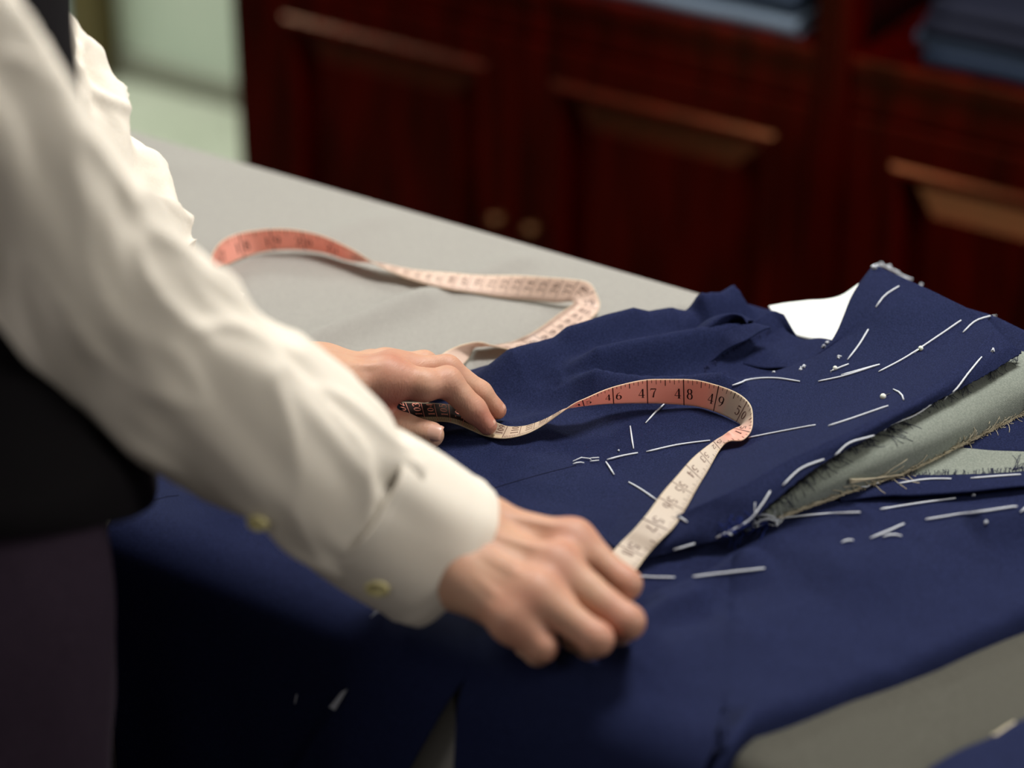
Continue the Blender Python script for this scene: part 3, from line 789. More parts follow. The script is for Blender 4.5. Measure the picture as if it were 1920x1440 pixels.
for q in range(2, 62):
    sq = s48+(q-48)*INCH
    if sq < .012 or sq > tot-.01: continue
    i = np.searchsorted(arc, sq); zn = zone[min(i, len(zone)-1)]
    if zn in (0, 5, 6) or i < 8*NS:
        mk = mi if zn in (0, 5) else mb_
        mk.stroke([(sq, 0, .00022), (sq, 1, .00022)], lambda x, y: rib(x, np.clip(y, 0, 1), OFFM*sgn_front)) if False else None
        base = len(mk.v)
        mk.v += [tuple(rib(sq-.00038, 0.0, OFFM*sgn_front)), tuple(rib(sq-.00038, 1.0, OFFM*sgn_front)), tuple(rib(sq+.00038, 1.0, OFFM*sgn_front)), tuple(rib(sq+.00038, 0.0, OFFM*sgn_front))]
        mk.f.append((base, base+1, base+2, base+3))
        for e8 in range(1, 8):
            st_ = sq+e8*INCH/8
            if st_ > tot-.001: break
            ln = .26 if e8 == 4 else (.2 if e8 % 2 == 0 else .14); hw = .0003 if e8 == 4 else .00018
            base = len(mk.v)
            mk.v += [tuple(rib(st_-hw, 0.02, OFFM*sgn_front)), tuple(rib(st_-hw, ln, OFFM*sgn_front)), tuple(rib(st_+hw, ln, OFFM*sgn_front)), tuple(rib(st_+hw, .02, OFFM*sgn_front))]
            mk.f.append((base, base+1, base+2, base+3))
        if q >= 10:
            m1 = Marks(); numeral(m1, str(q), sq, 1, False, .0080, .35)
            mesh('inch_numeral', m1.v, m1.f, INK if zn in (0, 5) else INKB, TP, False, kind='stuff')
mesh('inch_ticks', mi.v, mi.f, INK, TP, False, kind='stuff'); mesh('inch_ticks', mb_.v, mb_.f, INKB, TP, False, kind='stuff')
# centimetre side (back face)
mp_ = Marks(); mk2 = Marks(); mt = Marks()
s102 = min((abs(proj(Lp[i])[0]-776), arc[i]) for i in range(len(mid)) if 26.3*NS < i < 29*NS)[1]
for c in range(40, 118):
    sc_ = s102+(c-102)*.0106
    if sc_ < .01 or sc_ > tot-.02: continue
    i = np.searchsorted(arc, sc_); zn = zone[i]; 
    if zn in (1, 2, 3, 4):
        mk = mp_ if zn in (2, 3) else mk2; off = -OFFM*sgn_front
        base = len(mk.v)
        mk.v += [tuple(rib(sc_-.0002, .02, off)), tuple(rib(sc_-.0002, .98, off)), tuple(rib(sc_+.0002, .98, off)), tuple(rib(sc_+.0002, .02, off))]
        mk.f.append((base, base+1, base+2, base+3))
        m1 = Marks(); numeral(m1, str(c), sc_, -1, True, .0072, .30 if c > 99 else .36)
        mesh('centimetre_numeral', m1.v, m1.f, INKP if zn in (2, 3) else INKB, TP, False, kind='stuff')
        for e in range(10):
            s_ = sc_+e*.00106; m3 = mt if zn in (2, 3) else mk2; hw = .00016 if zn not in (2, 3) else .0003
            base = len(m3.v); ln = .24 if zn in (2, 3) else .18
            m3.v += [tuple(rib(s_-hw, .01, off)), tuple(rib(s_-hw, ln, off)), tuple(rib(s_+hw, ln, off)), tuple(rib(s_+hw, .01, off))]
            m3.f.append((base, base+1, base+2, base+3))
mesh('centimetre_lines', mp_.v, mp_.f, INKP, TP, False, label='pink centimetre lines', kind='stuff'); mesh('centimetre_lines', mk2.v, mk2.f, INKB, TP, False, kind='stuff')
mesh('millimetre_ticks', mt.v, mt.f, mat('cream_ink', lin(205, 185, 150), .5, .2), TP, False, label='cream millimetre ticks', kind='stuff')
# metal-free stitched end hidden in the fist keeps the band from ending raw
i0 = len(FR)-1
mesh('end_tab', [tuple(rib(tot-.004, a, b)) for a, b in ((0, .0008), (1, .0008), (1, -.0008), (0, -.0008))]+[tuple(rib(tot, a, b)) for a, b in ((0, .0008), (1, .0008), (1, -.0008), (0, -.0008))],
     [(0, 1, 2, 3), (7, 6, 5, 4), (0, 4, 5, 1), (1, 5, 6, 2), (2, 6, 7, 3), (3, 7, 4, 0)], STEEL, TP, False)
setloc(TP, (.1, 0, TT+.003))

# ------------------------------------------------------------------ the tailor
PE = thing('person', 'person in white shirt, dark waistcoat and trousers leaning over the table, holding a tape measure', 'person')
def J(px, py, z): return Pz(px, py, z)
# right hand (nearer the camera)
rw1, rw2 = J(893, 988, .066), J(853, 1078, .058)
imc, mmc, rmc, pmc = J(1074, 1014, .062), J(1042, 1062, .066), J(1003, 1114, .062), J(962, 1160, .052)
elbR = Pd(272, 640, 1.31)
fa = (elbR-(rw1+rw2)/2); fa /= np.linalg.norm(fa)
wcR = (rw1+rw2)/2
palmR = [(rw1, rw2, .0175, .0165), (wcR+fa*.06, rw1, .019, .0175), (wcR+fa*.06, rw2, .019, .0165),
 (rw1, imc, .0165, .0108), (J(880, 1020, .066), mmc, .0165, .0112), (J(866, 1052, .062), rmc, .0160, .0108), (rw2, pmc, .0165, .0105),
 (J(870, 1085, .046), J(985, 1180, .036), .016, .012), (J(905, 1020, .046), J(1040, 1050, .040), .017, .014), (J(900, 1060, .045), J(1010, 1120, .038), .017, .013)]
fR = [
 [(imc, .0108), (J(1172, 1095, .047), .0094), (J(1160, 1112, .026), .0085), (J(1138, 1098, .0205), .0076)],
 [(mmc, .0112), (J(1176, 1166, .048), .0098), (J(1160, 1180, .026), .0088), (J(1125, 1172, .020), .0078)],
 [(rmc, .0108), (J(1118, 1198, .046), .0094), (J(1106, 1208, .026), .0084), (J(1075, 1198, .020), .0074)],
 [(pmc, .0102), (J(1016, 1212, .040), .0086), (J(1008, 1222, .025), .0076), (J(985, 1212, .020), .0068)],
 [(J(915, 1010, .050), .014), (J(1035, 1035, .040), .012), (J(1098, 1072, .032), .0105), (J(1130, 1092, .024), .0085)]]
def tend(a, b, ra, rb, t0=.25, t1=.97, r=.0024, out=-.0012, sh=0):
    n_ = ZV*.85-FV*.45; t_3 = (b-a)/np.linalg.norm(b-a); n_ = n_-t_3*(n_@t_3); n_ /= np.linalg.norm(n_)
    sd = np.cross(t_3, n_)*sh
    return (a+(b-a)*t0+n_*(ra+(rb-ra)*t0+out)+sd, a+(b-a)*t1+n_*(ra+(rb-ra)*t1+out), r)
wR = [rw1, J(880, 1020, .066), J(866, 1052, .062), rw2]
rdR = [tend(wR[0], imc, .0165, .0108), tend(wR[1], mmc, .016, .0112), tend(wR[2], rmc, .016, .0108), tend(wR[3], pmc, .0165, .0105, out=-.0018),
       tend(wR[0], mmc, .0165, .0112, .05, .35, .002, -.0008, -.004), tend(wR[1], rmc, .016, .0108, .25, .75, .0017, -.0004, .006)]
def webs(mcs, fs, k=.42, dr=.0014):
    return [(m_, m_*(1-k)+f_[1][0]*k, f_[0][1]-.0002, f_[1][1]-dr) for m_, f_ in zip(mcs, fs)]
palmR += webs((imc, mmc, rmc, pmc), fR); palmR += [(imc-ZV*.004, mmc-ZV*.004, .0095, .0095), (mmc-ZV*.004, rmc-ZV*.004, .0095, .0095), (rmc-ZV*.004, pmc-ZV*.004, .0095, .009)]
knR = [(imc, .013, .75), (mmc, .013, .8), (rmc, .012, .75), (pmc, .012, .7), (J(1172, 1095, .047), .012, .45), (J(1176, 1166, .048), .012, .5), (J(1118, 1198, .046), .012, .5), (J(1016, 1212, .040), .012, .45)]
# left hand (farther)
lw1, lw2 = J(610, 722, .060), J(600, 700, .046)
elbL = Pd(235, 532, 1.612)
fl = (Pd(430, 676, 1.643)-(lw1+lw2)/2); fl /= np.linalg.norm(fl)
iL, mL, rL, pL = J(726, 706, .058), J(738, 693, .052), J(725, 687, .042), J(700, 688, .032)
wcL = (lw1+lw2)/2
palmL = [(lw1, lw2, .018, .018), (wcL+fl*.06, lw1, .020, .018), (wcL+fl*.06, lw2, .020, .018), (lw1, iL, .0155, .0112), (J(610, 706, .056), mL, .015, .011), (lw2, rL, .015, .0105), (J(595, 698, .040), pL, .015, .010),
 (J(625, 738, .048), J(722, 738, .046), .015, .0095), (J(620, 750, .036), J(690, 745, .034), .016, .012), (J(650, 735, .034), J(725, 715, .036), .015, .010)]
fL_ = [
 [(iL, .0118), (J(795, 722, .052), .0108), (J(838, 716, .050), .0102), (J(888, 768, .031), .0084), (J(914, 798, .0205), .0066)],
 [(mL, .0105), (J(838, 692, .050), .0094), (J(900, 737, .032), .0080), (J(932, 769, .0185), .0066)],
 [(rL, .0100), (J(795, 682, .040), .0088), (J(840, 705, .024), .0078), (J(865, 725, .0175), .0064)],
 [(pL, .0092), (J(750, 690, .032), .0078), (J(785, 705, .022), .0068), (J(800, 715, .0165), .0058)],
 [(J(640, 748, .042), .0145), (J(700, 782, .030), .0115), (J(755, 803, .0235), .0100), (J(808, 815, .0215), .0090)]]
rdL = [tend(lw1, iL, .018, .0112, .3, .98), tend(J(610, 706, .056), mL, .015, .011, .3, .98, .002)]
palmL += webs((iL, mL, rL, pL), fL_, .3) + [(iL-ZV*.004, mL-ZV*.004, .010, .0095)]
knL = [(iL, .014, .75), (mL, .012, .6), (J(838, 716, .050), .011, .3), (J(838, 692, .050), .011, .3), (J(726, 740, .046), .012, .9), (J(800, 740, .044), .012, .6),
       (J(914, 798, .0205), .009, .7), (J(932, 769, .0185), .009, .6), (J(888, 768, .031), .010, .6), (J(700, 760, .03), .02, .5)]
def bbox(lst, pad):
    P = np.array(lst); return P.min(0)-pad, P.max(0)+pad
def hand(palm, fingers, ridges, h, cut):
    pts = [q for a, b, _, _ in palm for q in (a, b)]+[q for f_ in fingers for q, _ in f_]
    lo, hi = bbox(pts, .026); return sdf_mesh(hand_sdf(palm, fingers, ridges, .012, .0045, .006), lo, hi, h)
vR, qR = hand(palmR, fR, rdR, .00125, None)
vL, qL = hand(palmL, fL_, rdL, .00115, None)

# rest of the body, coarser
shR = np.array([.015, -.535, 1.315]); shL = np.array([-.275, -.215, 1.300])
smid = (shR+shL)/2; pel = np.array([-.130, -.466, .90])
fw = np.array([.70, .71, 0.]); fw2 = np.array([.5, .866, 0.]); lat2 = np.array([-.866, .5, 0])
neck = smid+np.array([.03, .03, .06]); head = neck+fw*.055+ZV*.13
def frame(f): 
    f = f/np.linalg.norm(f); l = np.cross(ZV, f); return np.stack([f, l, ZV], 1)
fh = fw*.93-ZV*.37; lh = np.cross(ZV, fw); uh = np.cross(fh/np.linalg.norm(fh), lh); RH = np.stack([fh/np.linalg.norm(fh), lh, uh], 1)
def hp(x, y, z): return head+RH@np.array([x, y, z])
hipR, hipL = pel-lat2*.085-ZV*.02, pel+lat2*.085-ZV*.02
kneeR, kneeL = hipR+np.array([.0, -.005, -.40]), hipL+np.array([0, -.012, -.40])
ankR, ankL = np.array([kneeR[0]-.01, kneeR[1]-.03, .09]), np.array([kneeL[0]-.01, kneeL[1]-.03, .09])
def body(P):
    d = ell(P, smid*.45+pel*.55+ZV*.10, (.070, .105, .22), frame(fw2))
    d = smin(d, seg(P, shR*.86+smid*.14, shL*.86+smid*.14, .045, .045), .05)
    d = smin(d, ell(P, pel, (.10, .15, .11), frame(fw2)), .06)
    d = smin(d, seg(P, smid, neck+ZV*.02, .062, .055), .05)
    hd = ell(P, hp(0, 0, .02), (.095, .076, .105), RH)
    hd = smin(hd, ell(P, hp(.025, 0, -.055), (.062, .052, .060), RH), .04)
    hd = smin(hd, seg(P, hp(.088, 0, .0), hp(.112, 0, -.034), .007, .011), .012)
    hd = smin(hd, seg(P, hp(.088, -.022, -.068), hp(.088, .022, -.068), .006, .006), .008)
    for s_ in (-1, 1):
        hd = smin(hd, ell(P, hp(.0, s_*.078, -.005), (.018, .008, .030), RH), .006)
        e_ = seg(P, hp(.092, s_*.030, .006), hp(.090, s_*.034, .006), .013, .013); hd = -smin(-hd, e_+.004, .012)
        hd = smin(hd, seg(P, hp(.078, s_*.031, .004), hp(.078, s_*.032, .004), .012, .012), .004)
    d = smin(d, smin(hd, seg(P, neck-ZV*.02, hp(-.02, 0, -.05), .055, .053), .03), .03)
    for sh, el, wr in ((Pd(-365, -215, 1.08), elbR, (rw1+rw2)/2), (Pd(-100, -270, 1.515), elbL, (lw1+lw2)/2)):
        d = smin(d, smin(seg(P, sh, el, .038, .028), seg(P, el, wr+(el-wr)*.3, .024, .018), .015), .04)
    for h_, k_, a_ in ((hipR, kneeR, ankR), (hipL, kneeL, ankL)):
        d = smin(d, smin(seg(P, h_, k_, .078, .052), seg(P, k_, a_, .052, .036), .03), .04)
        d = smin(d, seg(P, a_-ZV*.03, a_+fw2*.13-ZV*.05, .032, .026), .03)
    return d
vB, qB = sdf_mesh(body, (-.62, -.82, -.0), (.34, .12, 1.75), .009)
allv = np.vstack([vB, vR, vL]); allf = np.vstack([qB, qR+len(vB), qL+len(vB)+len(vR)])
bo = mesh('body', allv, allf, SKIN, PE)
fl_ = np.zeros(len(allv))
for p, r_, a_ in knR+knL:
    fl_ += a_*np.exp(-(np.linalg.norm(allv-p, axis=1)/(r_*1.15))**2)
at = bo.data.attributes.new('flush', 'FLOAT', 'POINT'); at.data.foreach_set('value', np.clip(fl_, 0, 1))

# nails
def nail(c, axis, up, L, Wd, lbl='nail'):
    axis = axis/np.linalg.norm(axis); up = up-axis*(up@axis); up /= np.linalg.norm(up); sd = np.cross(axis, up)
    V = []; n, m_ = 9, 9
    for i in range(n):
        for j in range(m_):
            u = i/(n-1)*2-1; v_ = j/(m_-1)*2-1
            k = math.sqrt(max(0, 1-abs(u)**4*.35)) if u > 0 else math.sqrt(max(0, 1-abs(u)**3*.75))
            a = v_*.95*k
            V.append(c+axis*u*L+sd*math.sin(a)*Wd+up*(math.cos(a)-1)*Wd*.9-up*abs(u)**3*.0006)
    o = mesh(lbl, V, grid_faces(n, m_), NAIL, bo); solid(o, .0006, 0); return o
def towards(p, k): return (CAMP-p)/np.linalg.norm(CAMP-p)*k
tt = fL_[4][3][0]; ti = fL_[4][2][0]; ax_ = (tt-ti)/np.linalg.norm(tt-ti)
un = towards(tt, .75)+ZV*.35; un = un-ax_*(un@ax_); un /= np.linalg.norm(un)
nail(tt+ax_*.0015+un*.0088, ax_, un, .0072, .0072, 'thumb_nail')
for fg, k in ((fL_[0], .2), (fL_[1], .3)):
    a, b = fg[-2][0], fg[-1][0]; ax2 = (b-a)/np.linalg.norm(b-a)
    un = ZV*.8+RV*.6+towards(b, k); un = un-ax2*(un@ax2); un /= np.linalg.norm(un)
    nail(b-ax2*.0022+un*.0064, ax2, un, .0048, .0046, 'finger_nail')

# hair and shoes
def hair(P):
    d = ell(P, hp(-.012, 0, .035), (.102, .086, .105), RH)
    cut_ = -((P-hp(.052, 0, .055))@(-RH[:, 0])*.8+(P-hp(.052, 0, .055))@(RH[:, 2])*.6)
    low = -((P-hp(0, 0, -.03))@RH[:, 2])
    return np.maximum(np.maximum(d, cut_), low)+.003*np.sin(P[:, 0]*160)*np.sin(P[:, 1]*170)
vh, qh = sdf_mesh(hair, head-.16, head+.18, .005)
HAIR = mat('dark_hair', (.012, .010, .009), .45, .4); mesh('hair', vh, qh, HAIR, PE)
LEATH = mat('black_shoe_leather', (.012, .011, .011), .3, .5)
for a_ in (ankR, ankL):
    def shoe(P):
        b = a_.copy(); b[2] = 0
        d = smin(seg(P, b+ZV*.055-fw2*.01, b+fw2*.16+ZV*.040, .043, .036), seg(P, b+ZV*.10, b+ZV*.06, .044, .046), .03)
        d = np.maximum(d, -(P[:, 2]-.001)); return d
    vs_, qs_ = sdf_mesh(shoe, a_-np.array([.1, .1, .12]), a_+np.array([.24, .26, .09]), .006); mesh('shoe', vs_, qs_, LEATH, PE)

# trousers
def trousers(P):
    fr = frame(fw2); hipc = pel+ZV*.01
    d = ell(P, hipc, (.116, .158, .17), fr)
    for h_, k_, a_ in ((hipR, kneeR, ankR), (hipL, kneeL, ankL)):
        d = smin(d, smin(seg(P, h_, k_, .098, .084), seg(P, k_, a_, .082, .075), .03), .05)
    d = np.maximum(d, P[:, 2]-.965); d = np.maximum(d, .065-P[:, 2])
    return d
vt, qt = sdf_mesh(trousers, (-.42, -.74, .03), (.20, -.14, 1.0), .0075)
ctr = pel[:2]; 
fn_ = fbm(vt, (9, 9, 5), 3); rad = vt[:, :2]-ctr; rad /= np.linalg.norm(rad, axis=1)[:, None]+1e-6
vt[:, :2] += rad*(fn_*.010)[:, None]
vt[:, 1] = np.minimum(vt[:, 1], YF-.032-np.clip(TT-vt[:, 2], 0, 1)*.07)
mesh('trousers', vt, qt, TROU, PE)
# waistcoat: elliptical loft with an open front hem
def waistcoat():
    st = [(.928, 0, .152, .184), (.931, 0, .155, .188), (.96, 0, .152, .186), (1.0, .1, .140, .172), (1.08, .35, .120, .168), (1.16, .6, .112, .170), (1.24, .85, .104, .165), (1.30, 1, .09, .140), (1.335, 1, .06, .09)]
    st = cr(st, 60); n = 96; V = []
    top = smid.copy()
    for z, k, a, b in st:
        c = pel[:2]*(1-k)+(top[:2]-np.array([.026, .020]))*k
        f = fw2*(1-k)+fw*k; f /= np.linalg.norm(f); l = np.cross(ZV, f)
        for j in range(n):
            t = 2*math.pi*j/n; ct, s_ = math.cos(t), math.sin(t)
            p = np.array([c[0], c[1], 0])+f*a*ct*abs(ct)**-.15 *1.0 + l*b*s_ if abs(ct) > .02 else np.array([c[0], c[1], 0])+l*b*s_
            w_ = noise.fractal(Vector((p[0]*8, p[1]*8, z*6)), 1, 2, 3)*.006
            dr = p[:2]-c; dr /= np.linalg.norm(dr)+1e-6
            zz = z + max(0, (1.02-z)/.09)*(.042-.072*max(0, ct)**1.5)          # points of the front hem
            q = np.array([p[0]+dr[0]*w_, p[1]+dr[1]*w_, zz])
            if zz < TT+.17: q[1] = min(q[1], YF-.022)
            V.append(q)
    F = []
    for i in range(len(st)-1):
        for j in range(n): F.append((i*n+j, i*n+(j+1) % n, (i+1)*n+(j+1) % n, (i+1)*n+j))
    F.append([(len(st)-1)*n+j for j in range(n)])
    o = mesh('waistcoat', V, F, VEST, PE); solid(o, .004, -1); return o, V, F
wc, wv_, wf_ = waistcoat()

# shirt sleeves -----------------------------------------------------
def loft_px(stn, n=96, m_=200, fold=None, flat=.82):
    """stn: (px,py,depth,halfwidth_px) -> verts of a tube"""
    Q = cr(stn, m_); C3 = np.array([Pd(a, b, c) for a, b, c, _ in Q]); rr = np.array([q[3]*q[2]/FPX for q in Q])
    T3 = np.gradient(C3, axis=0); T3 /= np.linalg.norm(T3, axis=1)[:, None]
    al = np.concatenate([[0], np.cumsum(np.linalg.norm(np.diff(C3, axis=0), axis=1))])
    V = []
    for i in range(m_):
        t3 = T3[i]; e1 = np.cross(t3, FV); e1 /= np.linalg.norm(e1); e2 = np.cross(e1, t3)
        for j in range(n):
            a = 2*math.pi*j/n; r = rr[i]
            d = fold(al[i], a, i/(m_-1)) if fold else 0
            dirv = e1*math.cos(a)+e2*math.sin(a)*flat
            V.append(C3[i]+dirv*(r+d))
    F = [(i*n+j, i*n+(j+1) % n, (i+1)*n+(j+1) % n, (i+1)*n+j) for i in range(m_-1) for j in range(n)]
    return V, F, C3, rr, T3
def foldR(s, a, t):
    x, y = math.cos(a), math.sin(a)
    n1 = noise.fractal(Vector((x*1.6+s*7, y*1.6-s*3, s*6)), 1, 2, 2)*.006
    rg = 1-abs(noise.noise(Vector((x*2.2+s*9+3, y*2.2-s*6, s*7+5))))*2.2
    nearc = math.exp(-((t-.97)/.16)**2)
    n2 = max(0, rg)**2*(.003+.0025*nearc)
    pl = nearc*.002*math.sin(a*9+s*40)
    n3 = .0022*math.sin(a*3+s*55+1.5*math.sin(s*20))*(.4+t)
    return n1+n2+pl+n3-.003
stR = [(-400, -280, 1.06, 220), (-280, -70, 1.08, 235), (-165, 110, 1.13, 235), (-30, 285, 1.18, 212), (108, 462, 1.235, 206), (272, 634, 1.30, 194), (470, 787, 1.355, 180), (575, 864, 1.380, 168), (645, 922, 1.398, 149), (695, 954, 1.409, 142)]
vS1, fS1, cR3, rR3, tR3 = loft_px(stR, fold=foldR)
def foldL(s, a, t):
    x, y = math.cos(a), math.sin(a)
    w_ = .0085*max(-.6, math.sin(s*66+2.2*math.sin(a+.6)+1.1*math.sin(a*2)+.2))
    n1 = noise.fractal(Vector((x*1.8+s*12, y*1.8, s*14)), 1, 2, 3)*.007
    rg = max(0, 1-abs(noise.noise(Vector((x*2+s*14, y*2-s*9, s*10))))*3)**2*.006
    return (w_+n1+rg)*(1 if t < .85 else .5)
stL = [(-150, -330, 1.50, 140), (-60, -60, 1.53, 138), (5, 85, 1.545, 138), (70, 215, 1.565, 142), (135, 335, 1.585, 142), (198, 440, 1.60, 136), (248, 522, 1.615, 116), (330, 605, 1.628, 92), (430, 668, 1.64, 78), (480, 692, 1.648, 74)]
vS2, fS2, cL3, rL3, tL3 = loft_px(stL, fold=foldL)
# shirt body between the waistcoat openings, collar round the neck
def shirt_body(P):
    d = ell(P, smid-fw*.03-ZV*.12, (.080, .130, .22), frame(fw))
    d = smin(d, seg(P, shR*.9+smid*.1, shL*.9+smid*.1, .06, .06), .06)
    d = smin(d, seg(P, smid, Pd(-375, -235, 1.075), .06, .066), .05)
    d = smin(d, seg(P, smid, Pd(-112, -300, 1.505), .06, .060), .05)
    d = smin(d, seg(P, smid, neck+ZV*.0, .070, .064), .04)
    return np.maximum(d, (P-neck)@ZV-.03)
vS3, qS3 = sdf_mesh(shirt_body, smid-.36, smid+.3, .010)
nn = 0; V_ = []; F_ = []
for v_, f_ in ((vS1, fS1), (vS2, fS2), (vS3, qS3)):
    F_ += [tuple(nn+int(i) for i in q) for q in f_]; V_ += list(v_); nn += len(v_)
sh_o = mesh('shirt', V_, F_, SHIRT, PE)
# cuffs
def cuff(cpath, name='cuff', flat=.82, th=.0022):
    V, F, C3, rr, T3 = loft_px(cpath, 96, 34, lambda s, a, t: .0012*math.exp(-((t-.93)/.03)**2)+noise.noise(Vector((math.cos(a)*2, math.sin(a)*2, s*14)))*.002, flat)
    o = mesh(name, V, F, SHIRT, PE); solid(o, th, -1)
    m = o.modifiers.new('edge', 'BEVEL'); m.width = .0009; m.segments = 2; m.limit_method = 'ANGLE'
    return o, V, F
cR_o, cRv, cRf = cuff([(650, 925, 1.397, 142), (674, 940, 1.404, 148), (752, 990, 1.424, 150), (838, 1042, 1.442, 146)])
cL_o, cLv, cLf = cuff([(468, 686, 1.647, 78), (495, 698, 1.65, 77), (550, 710, 1.655, 68)])
# buttons on the near sleeve
BVs = BVHTree.FromPolygons([tuple(p) for p in vS1]+[tuple(p) for p in cRv], [tuple(f) for f in fS1]+[tuple(len(vS1)+i for i in f) for f in cRf])
def button(px, py, r, parent, nm='button'):
    d = Vector(ray(px, py)).normalized(); loc, n_, _, _ = BVs.ray_cast(Vector(CAMP), d)
    if loc is None: return
    if n_.dot(d) > 0: n_ = -n_
    bm = bmesh.new()
    prof = [(0, .0012), (r*.55, .0012), (r*.62, .0022), (r*.9, .0026), (r, .0018), (r, .0004), (r*.9, 0)]
    q = n_.to_track_quat('Z', 'Y'); vs = []; n = 28
    for rr_, z in prof:
        for k in range(n):
            a = 2*math.pi*k/n; vs.append(loc+n_*.001+q @ Vector((rr_*math.cos(a), rr_*math.sin(a), z)))
    F = [(i*n+k, i*n+(k+1) % n, (i+1)*n+(k+1) % n, (i+1)*n+k) for i in range(len(prof)-1) for k in range(n)]
    b = mesh(nm, vs, F, BUTT, parent, label='small yellowish shirt button')
    return b
button(707, 1098, .0070, cR_o); button(484, 976, .0060, sh_o)
setloc(PE, (float(pel[0]), float(pel[1]), 0))
# ------------------------------------------------------------------ background cabinet
CB = thing('mahogany_cabinet', 'dark red mahogany cabinet with raised panel doors and open shelf above', 'cabinet')
X0, X1, YD = -1.217, .62, 1.62
def bx(name, *a, m=WOOD, p=None, bev=.003, **k): return MB().box(*a, bev).build(name, m, p or CB, **k)
bx('side_panel', X0, X0+.03, YC, YD, 0, 1.9); bx('side_panel', X1-.03, X1, YC, YD, 0, 1.9)
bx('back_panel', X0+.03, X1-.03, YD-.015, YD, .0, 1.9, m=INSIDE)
bx('plinth', X0+.03, X1-.03, YC+.02, YC+.04, 0, .07)
bx('bottom_board', X0+.03, X1-.03, YC+.02, YD-.015, .07, .09)
for xa, xb in ((X0+.03, -.327), (-.283, X1-.03)):
    bx('top_rail', xa, xb, YC, YC+.022, .560, .612)
    bx('shelf', xa, xb, YC-.008, YD-.015, .612, .630)
    bx('shelf', xa, xb, YC+.01, YD-.015, 1.15, 1.17)
bx('pilaster', -.327, -.283, YC-.012, YC+.035, 0, 1.9)
for dx in (-.012, 0, .012): bx('pilaster_bead', -.305+dx-.003, -.305+dx+.003, YC-.0155, YC-.011, .1, 1.8, bev=.0012)
bx('divider', -.312, -.298, YC+.035, YD-.015, .09, 1.9, m=WOODD)
bx('cornice', X0-.02, X1+.02, YC-.03, YD+.01, 1.9, 1.95)
def door(xa, xb, pxa, pxb, knob):
    zb, zt = .078, .556
    d = MB()
    pz0, pz1 = .16, .500
    d.box(xa, pxa, YC-.006, YC+.016, zb, zt, .002); d.box(pxb, xb, YC-.006, YC+.016, zb, zt, .002)
    d.box(pxa, pxb, YC-.006, YC+.016, pz1, zt, .002); d.box(pxa, pxb, YC-.006, YC+.016, zb, pz0, .002)
    do = d.build('door', WOOD, CB)
    # moulding: four mitred strips with a rounded profile
    def ringp(o0, y0, o1, y1, name, m):
        def rect(o, y): return [(pxa+o, y, pz0+o), (pxb-o, y, pz0+o), (pxb-o, y, pz1-o), (pxa+o, y, pz1-o)]
        n = 7; V = []
        for k in range(n):
            t = k/(n-1); o_ = o0+(o1-o0)*t; y = y0+(y1-y0)*t-math.sin(t*math.pi)*.014
            V += rect(o_, y)
        F = [(k*4+j, k*4+(j+1) % 4, (k+1)*4+(j+1) % 4, (k+1)*4+j) for k in range(n-1) for j in range(4)]
        return mesh(name, V, F, m, do, False)
    ringp(-.010, YC-.0062, .012, YC+.008, 'moulding', WOOD)
    # raised field
    def r4(o, y): return [(pxa+o, y, pz0+o), (pxb-o, y, pz0+o), (pxb-o, y, pz1-o), (pxa+o, y, pz1-o)]
    V = r4(.013, YC+.012)+r4(.018, YC+.012)+r4(.046, YC-.002)+r4(.047, YC-.002)
    F = [(k*4+j, k*4+(j+1) % 4, (k+1)*4+(j+1) % 4, (k+1)*4+j) for k in range(3) for j in range(4)]+[(12, 13, 14, 15)]
    mesh('raised_panel', V, F, WOOD, do, False)
    bm = bmesh.new(); bmesh.ops.create_uvsphere(bm, u_segments=18, v_segments=12, radius=.010)
    for v_ in bm.verts: v_.co = Vector((v_.co.x+knob, v_.co.y*.8+YC-.024, v_.co.z+.30))
    mb = MB(); mb.addbm(bm); mb.add(*tube_vf([(knob, YC-.005, .30), (knob, YC-.018, .30)], [.007, .004], 12)); mb.build('knob', BRASS, do, True)
door(X0+.034, -.7435, -1.112, -.800, -.769); door(-.7405, -.330, -.683, -.383, -.714); door(-.280, .165, -.212, .10, .13); door(.168, X1-.034, .24, .53, .20)
setloc(CB, (-.3, 1.38, 0))
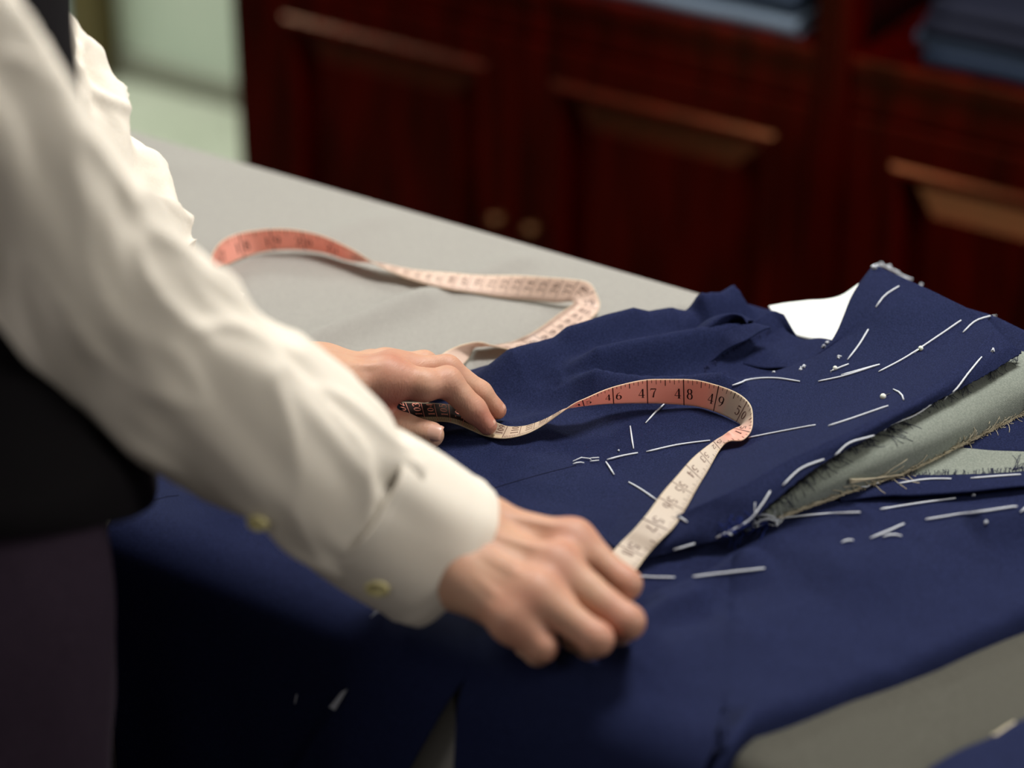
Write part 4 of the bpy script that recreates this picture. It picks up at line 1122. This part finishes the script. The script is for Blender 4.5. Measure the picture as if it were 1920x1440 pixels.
# folded cloth stacks on the shelf
BL = [mat('blue_grey_suiting', lin(74, 92, 112), .8), mat('slate_suiting', lin(52, 66, 86), .8), mat('teal_navy_suiting', lin(26, 40, 60), .8), mat('pale_blue_suiting', lin(110, 126, 144), .8), mat('dark_navy_suiting', lin(22, 26, 44), .8)]
def bolt(x0, x1, y0, y1, z, h, m, label, grp):
    t = thing('folded_cloth', label, 'folded cloth', grp)
    # spiral-folded length: rounded front fold plus inner layers
    prof = []
    for a in np.linspace(-90, -270, 12): prof.append((y0+h/2+h/2*math.cos(math.radians(a)), z+h/2+h/2*math.sin(math.radians(a))))
    pr = [(y1, z)]+[(y, zz) for y, zz in prof]+[(y1, z+h)]
    n = len(pr); V = []
    xs = np.linspace(x0, x1, 16)
    for x in xs:
        for y, zz in pr: V.append((x, y+.0015*math.sin(x*40), zz-(.0006*(1+math.sin(x*23+z*90)) if zz > z+h*.6 else 0)))
    F = grid_faces(16, n)
    o = mesh('outer_fold', V, F, m, t); solid(o, h*.16, 1 if False else -1)
    MB().box(x0+.002, x1-.002, y0+h*.55, y1-.002, z+h*.2, z+h*.80, .001).build('inner_layer', m, t)
    setloc(t, ((x0+x1)/2, y0, z))
bolt(-.72, -.362, YC+.012, YC+.36, .631, .016, BL[3], 'pale blue-grey folded cloth at the bottom of the left shelf stack', 'folded suit lengths on the left shelf')
bolt(-.74, -.368, YC+.022, YC+.36, .648, .014, BL[0], 'blue-grey folded cloth second from the bottom of the left shelf stack', 'folded suit lengths on the left shelf')
bolt(-.73, -.365, YC+.014, YC+.36, .663, .018, BL[1], 'slate folded cloth third from the bottom of the left shelf stack', 'folded suit lengths on the left shelf')
bolt(-.72, -.372, YC+.02, YC+.36, .682, .015, BL[2], 'dark teal folded cloth on top of the left shelf stack', 'folded suit lengths on the left shelf')
bolt(-.20, .28, YC+.012, YC+.36, .631, .018, BL[2], 'dark teal folded cloth at the bottom of the right shelf stack', 'folded suit lengths on the right shelf')
bolt(-.215, .28, YC+.018, YC+.36, .650, .016, BL[1], 'slate folded cloth second from the bottom of the right shelf stack', 'folded suit lengths on the right shelf')
bolt(-.205, .28, YC+.014, YC+.36, .667, .018, BL[4], 'near-black navy folded cloth third from the bottom of the right shelf stack', 'folded suit lengths on the right shelf')
bolt(-.20, .28, YC+.02, YC+.36, .686, .016, BL[4], 'near-black navy folded cloth on top of the right shelf stack', 'folded suit lengths on the right shelf')
# door frame and rail in the pale room behind
def far():
    y = 1.78; a = Py(150, 100, y)[0]; b = Py(212, 100, y)[0]
    struct(MB().box(a, b, y-.03, 1.80, 0, 2.3, .004).build('trim_1', OLIVE))
    struct(MB().box(b+.001, -1.22, y, 1.80, 0, .045, .004).build('baseboard_back', TRIMM))
far()
# report for tuning
for nm, o in (('tape z', LR[:, [2, 5]]-TT),): print(nm, np.round(o*1000, 1).tolist())
